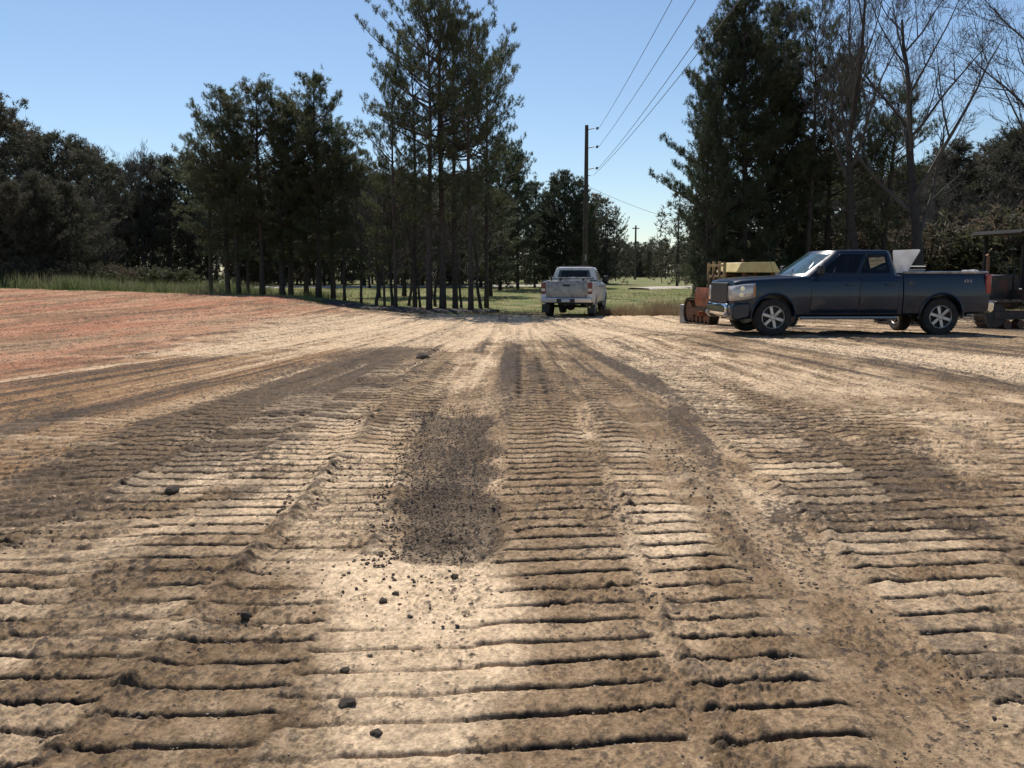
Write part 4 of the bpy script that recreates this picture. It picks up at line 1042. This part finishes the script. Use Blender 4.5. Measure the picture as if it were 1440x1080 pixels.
# ------------------------------------------------------------------ crawler machines behind the navy pickup
yel = mat('faded_yellow_paint', (.62,.50,.20), .5, 0, .2, noise=(3,(.50,.36,.15),.45,.7))
ora = mat('rusty_orange_paint', (.27,.085,.035), .6, noise=(4,(.10,.045,.03),.4,.65), bump=.3, bscale=14)
rust = mat('rusty_steel', (.13,.07,.045), .8, .2, noise=(5,(.20,.10,.05),.4,.65), bump=.4, bscale=20)
steel = mat('worn_track_steel', (.06,.05,.042), .6, .5, noise=(6,(.16,.12,.09),.45,.7))
blk = mat('black_canopy', (.010,.010,.010), 1.0, noise=(4,(.022,.02,.018),.45,.7))
def crawler_track(root, y, w, L, h, col):
    """belt round two sprockets, x from 0 to L"""
    tr = empty('track', (0, y, 0)); tr.parent = root; r = h/2; m = MB(); path = []; n = 16
    for i in range(int((L-h)/.17)): path.append((r+i*.17, 0, 0))
    for k in range(n//2+1): a = -math.pi/2+math.pi*k/(n//2); path.append((L-r+math.cos(a)*r, r+math.sin(a)*r, a+math.pi/2))
    for i in range(int((L-h)/.17)): path.append((L-r-i*.17, h, math.pi))
    for k in range(n//2+1): a = math.pi/2+math.pi*k/(n//2); path.append((r+math.cos(a)*r, r+math.sin(a)*r, a+math.pi/2))
    for x, z, a in path:
        Mx = Matrix.Translation((x, 0, z)) @ Matrix.Rotation(-a, 4, 'Y')
        m.box(-.08,.08,-w/2,w/2,0,.035,Mx); m.box(-.012,.012,-w/2,w/2,-.04,0,Mx)
    m.build('track_belt', steel, tr)
    for x in (r, L-r): MB().lathe([(0,-w*.3),(r*.82,-w*.3),(r*.82,w*.3),(0,w*.3)], (x,0,r), 22).build('sprocket', col, tr, bevel=.01)
    for k in range(4): x = r+(L-2*r)*(k+.9)/4.8; MB().lathe([(0,-w*.28),(.12,-w*.28),(.12,w*.28),(0,w*.28)], (x,0,.16), 14).build('roller', rust, tr)
    MB().box(r*.8, L-r*.8, -w*.34, w*.34, h*.36, h*.66).build('track_frame', col, tr, bevel=.02)
def dozer_blade(r, col1, col2):
    cv = [(-.66,.62),(-.71,.78),(-.72,.92),(-.71,1.06),(-.66,1.2)]
    pl = cv+[(x+.06, z) for x, z in reversed(cv)]
    bl = MB().prism(pl, -1.35, 1.35).build('blade', col2, r, ang=40)
    MB().box(-.66,-.60,-1.34,1.34,.52,.62).build('cutting_edge', steel, bl)
    for s in (-1, 1):
        MB().box(-.62,1.3,s*1.18-.06,s*1.18+.06,.30,.44).build('push_arm', col2, r, bevel=.015)
        MB().tube([(.35,s*.50,1.20),(-.15,s*.55,.90)], .06, 10).build('lift_cylinder', col1, r); MB().tube([(-.15,s*.55,.90),(-.62,s*.60,.62)], .03, 8).build('piston_rod', chrome, r)
def dozer(name, col1, col2, canopy, cz, label, has_blade=True, thick=.11, cs=0.):
    r = empty(name); tag(r, label, 'bulldozer')
    for y in (-.85, .85): crawler_track(r, y, .45, 2.9, .80, rust if has_blade else col2)
    MB().prism([(.25,.55),(.25,1.38),(.35,1.45),(1.35,1.52),(1.40,.6)], -.42, .42).build('hood', col1, r, bevel=.03)
    g = MB().box(.20,.25,-.38,.38,.66,1.36).build('radiator_grille', dark_m, r, bevel=.01)
    for k in range(6): MB().box(.185,.20,-.36,.36,.72+k*.11,.75+k*.11).build('grille_slat', col2, g)
    for s in (-1, 1): MB().prism([(1.30,.80),(1.30,1.10),(2.55,1.10),(2.7,.85),(2.7,.78)], s*.45, s*1.06).build('fender', col1, r, bevel=.02)
    MB().prism([(1.40,.55),(1.40,1.5),(1.55,1.52),(1.62,.6)], -.42, .42).build('dashboard', col2, r, bevel=.02)
    st = MB().box(1.95,2.45,-.28,.28,.95,1.12).build('seat', dark_m, r, bevel=.04); MB().box(2.40,2.52,-.28,.28,1.12,1.65).build('backrest', dark_m, st, bevel=.04)
    for s in (-1, 1): MB().tube([(1.6,s*.12,1.45),(1.72,s*.13,1.78)], .016, 6).build('lever', dark_m, r)
    MB().tube([(.75,-.15,1.48),(.75,-.15,2.0),(.70,-.15,2.06)], .045, 10).build('exhaust_stack', rust, r)
    # blade
    if has_blade: dozer_blade(r, col1, col2)
    for s in (-1, 1):
        MB().lathe([(0,-.03),(.08,-.03),(.09,.03),(0,.05)], n=14).build('headlight', lens, r).location = (.12, s*.36, 1.40); r.children[-1].rotation_euler = (0,0,R(90))
    MB().prism([(0,0),(.0,.9),(.2,.9),(.2,0)], -.40, .40).build('rear_winch', col2, r, bevel=.03).location = (2.75,0,.45)
    for (x, y) in ((1.42+cs,-.78),(1.42+cs,.78),(2.72+cs,-.78),(2.72+cs,.78)):
        MB().box(x-.045, x+.045, y-.045, y+.045, 1.0, cz-.06).build('canopy_post', canopy[0], r, bevel=.01)
    cp = MB().prism([(1.0+cs,cz-.05),(1.12+cs+thick*.4,cz-.05+thick),(2.82+cs-thick*.4,cz-.03+thick),(2.98+cs,cz-.05)], -1.0, 1.0).build('canopy', canopy[1], r, bevel=.03)
    for y in (-.98, .98): MB().tube([(1.42+cs,y*.8,cz-.1),(1.85+cs,y*.8,max(1.55,cz-.5))], .02, 6).build('canopy_brace', canopy[0], r)
    return r
d1 = dozer('bulldozer', yel, ora, (rust, yel), 1.72, 'small yellow crawler dozer with rusty orange blade behind the nose of the blue pickup', True, .30, -.95)
_d = 27; tanp = mat('tan_yellow_paint', (.34,.25,.11), .6, noise=(4,(.20,.13,.07),.4,.65))
mst = MB()
for y in (-.75,-.25,.3,.8): mst.box(-.40,-.30,y-.05,y+.05,.5,2.02-.06*abs(y))
for z in (1.25,1.55,1.88): mst.box(-.415,-.405,-.8,.85,z-.035,z+.035)
mst.build('mast', tanp, d1, bevel=.01)
MB().box(-.55,.1,-.9,.9,.42,.56).build('lower_frame', dark_m, d1, bevel=.02)
MB().prism([(-.30,.7),(-.30,1.32),(.1,1.45),(.22,1.45),(.22,.7)], -.75, .75).build('front_body', tanp, d1, bevel=.03)
for y in (-.55,.1,.62): MB().tube([(-.42,y,1.2),(-.5,y+.05,1.5),(-.35,y+.1,1.7),(-.1,y+.05,1.5)], .022, 6).build('hydraulic_hose', dark_m, d1)
d1.rotation_euler[2] = R(14); d1.location = (X_at(990,_d)+.62, _d, Hs(X_at(990,_d), _d)-.02); d1.scale = (.74,.66,.98)
d2 = dozer('bulldozer', mat('dark_grimy_paint', (.03,.026,.022), .6, noise=(3,(.10,.035,.02),.5,.62)), mat('greasy_dark_steel', (.035,.03,.026), .7, noise=(4,(.09,.045,.03),.5,.65)), (blk, blk), 2.68, 'dark crawler tractor with flat black canopy behind the tail of the blue pickup', False)
_d = 25; MB().box(2.4,3.1,-.98,-.94,1.12,1.26).build('side_rail', mat('faded_red_paint', (.20,.03,.025), .6), d2, bevel=.01)
d2.rotation_euler[2] = R(12); d2.location = (X_at(1368,_d)-.35, _d, Hs(X_at(1380,_d), _d)-.02)
# scrap beside the yellow dozer
o = empty('fuel_can', (X_at(966,30), 30, Hs(X_at(966,30),30)-.01), .4); tag(o, 'small pale metal drum on the ground left of the yellow dozer', 'drum')
MB().tube([(0,0,0),(0,0,.62)], .21, 20).build('drum_body', gb, o, bevel=.015)
for z in (.2,.42): MB().tube([(0,0,z-.012),(0,0,z+.012)], .218, 20).build('hoop', gb, o)
MB().tube([(.1,0,.62),(.1,0,.66)], .03, 10).build('cap', rust, o)

# ------------------------------------------------------------------ light, sky, camera
EL, AZ = R(54), R(-18)
sv = Vector((math.sin(AZ)*math.cos(EL), math.cos(AZ)*math.cos(EL), math.sin(EL)))
sun = bpy.data.lights.new('sun', 'SUN'); sun.energy = 4.5; sun.angle = R(.5); sun.color = (1,.93,.85)
so = bpy.data.objects.new('sun', sun); C.objects.link(so); so.rotation_euler = (-sv).to_track_quat('-Z', 'Y').to_euler()
w = bpy.data.worlds.new('World'); scene.world = w; w.use_nodes = True; nt = w.node_tree
sk = nt.nodes.new('ShaderNodeTexSky'); sk.sky_type = 'NISHITA'; sk.sun_disc = False; sk.sun_elevation = EL; sk.sun_rotation = AZ
sk.air_density = 1.0; sk.dust_density = .15; sk.ozone_density = 3.4; sk.altitude = 50
nt.links.new(sk.outputs[0], nt.nodes['Background'].inputs[0]); nt.nodes['Background'].inputs[1].default_value = .098
cam = bpy.data.cameras.new('camera'); cam.sensor_width = 36; cam.lens = 36*FPX/1440; cam.clip_end = 3000; cam.clip_start = .05
co = bpy.data.objects.new('camera', cam); C.objects.link(co); co.location = (0,0,CAMH); co.rotation_euler = (math.pi/2-PITCH, 0, 0)
scene.camera = co
scene.view_settings.view_transform = 'Standard'; scene.view_settings.look = 'None'; scene.view_settings.exposure = .22; scene.view_settings.gamma = 1
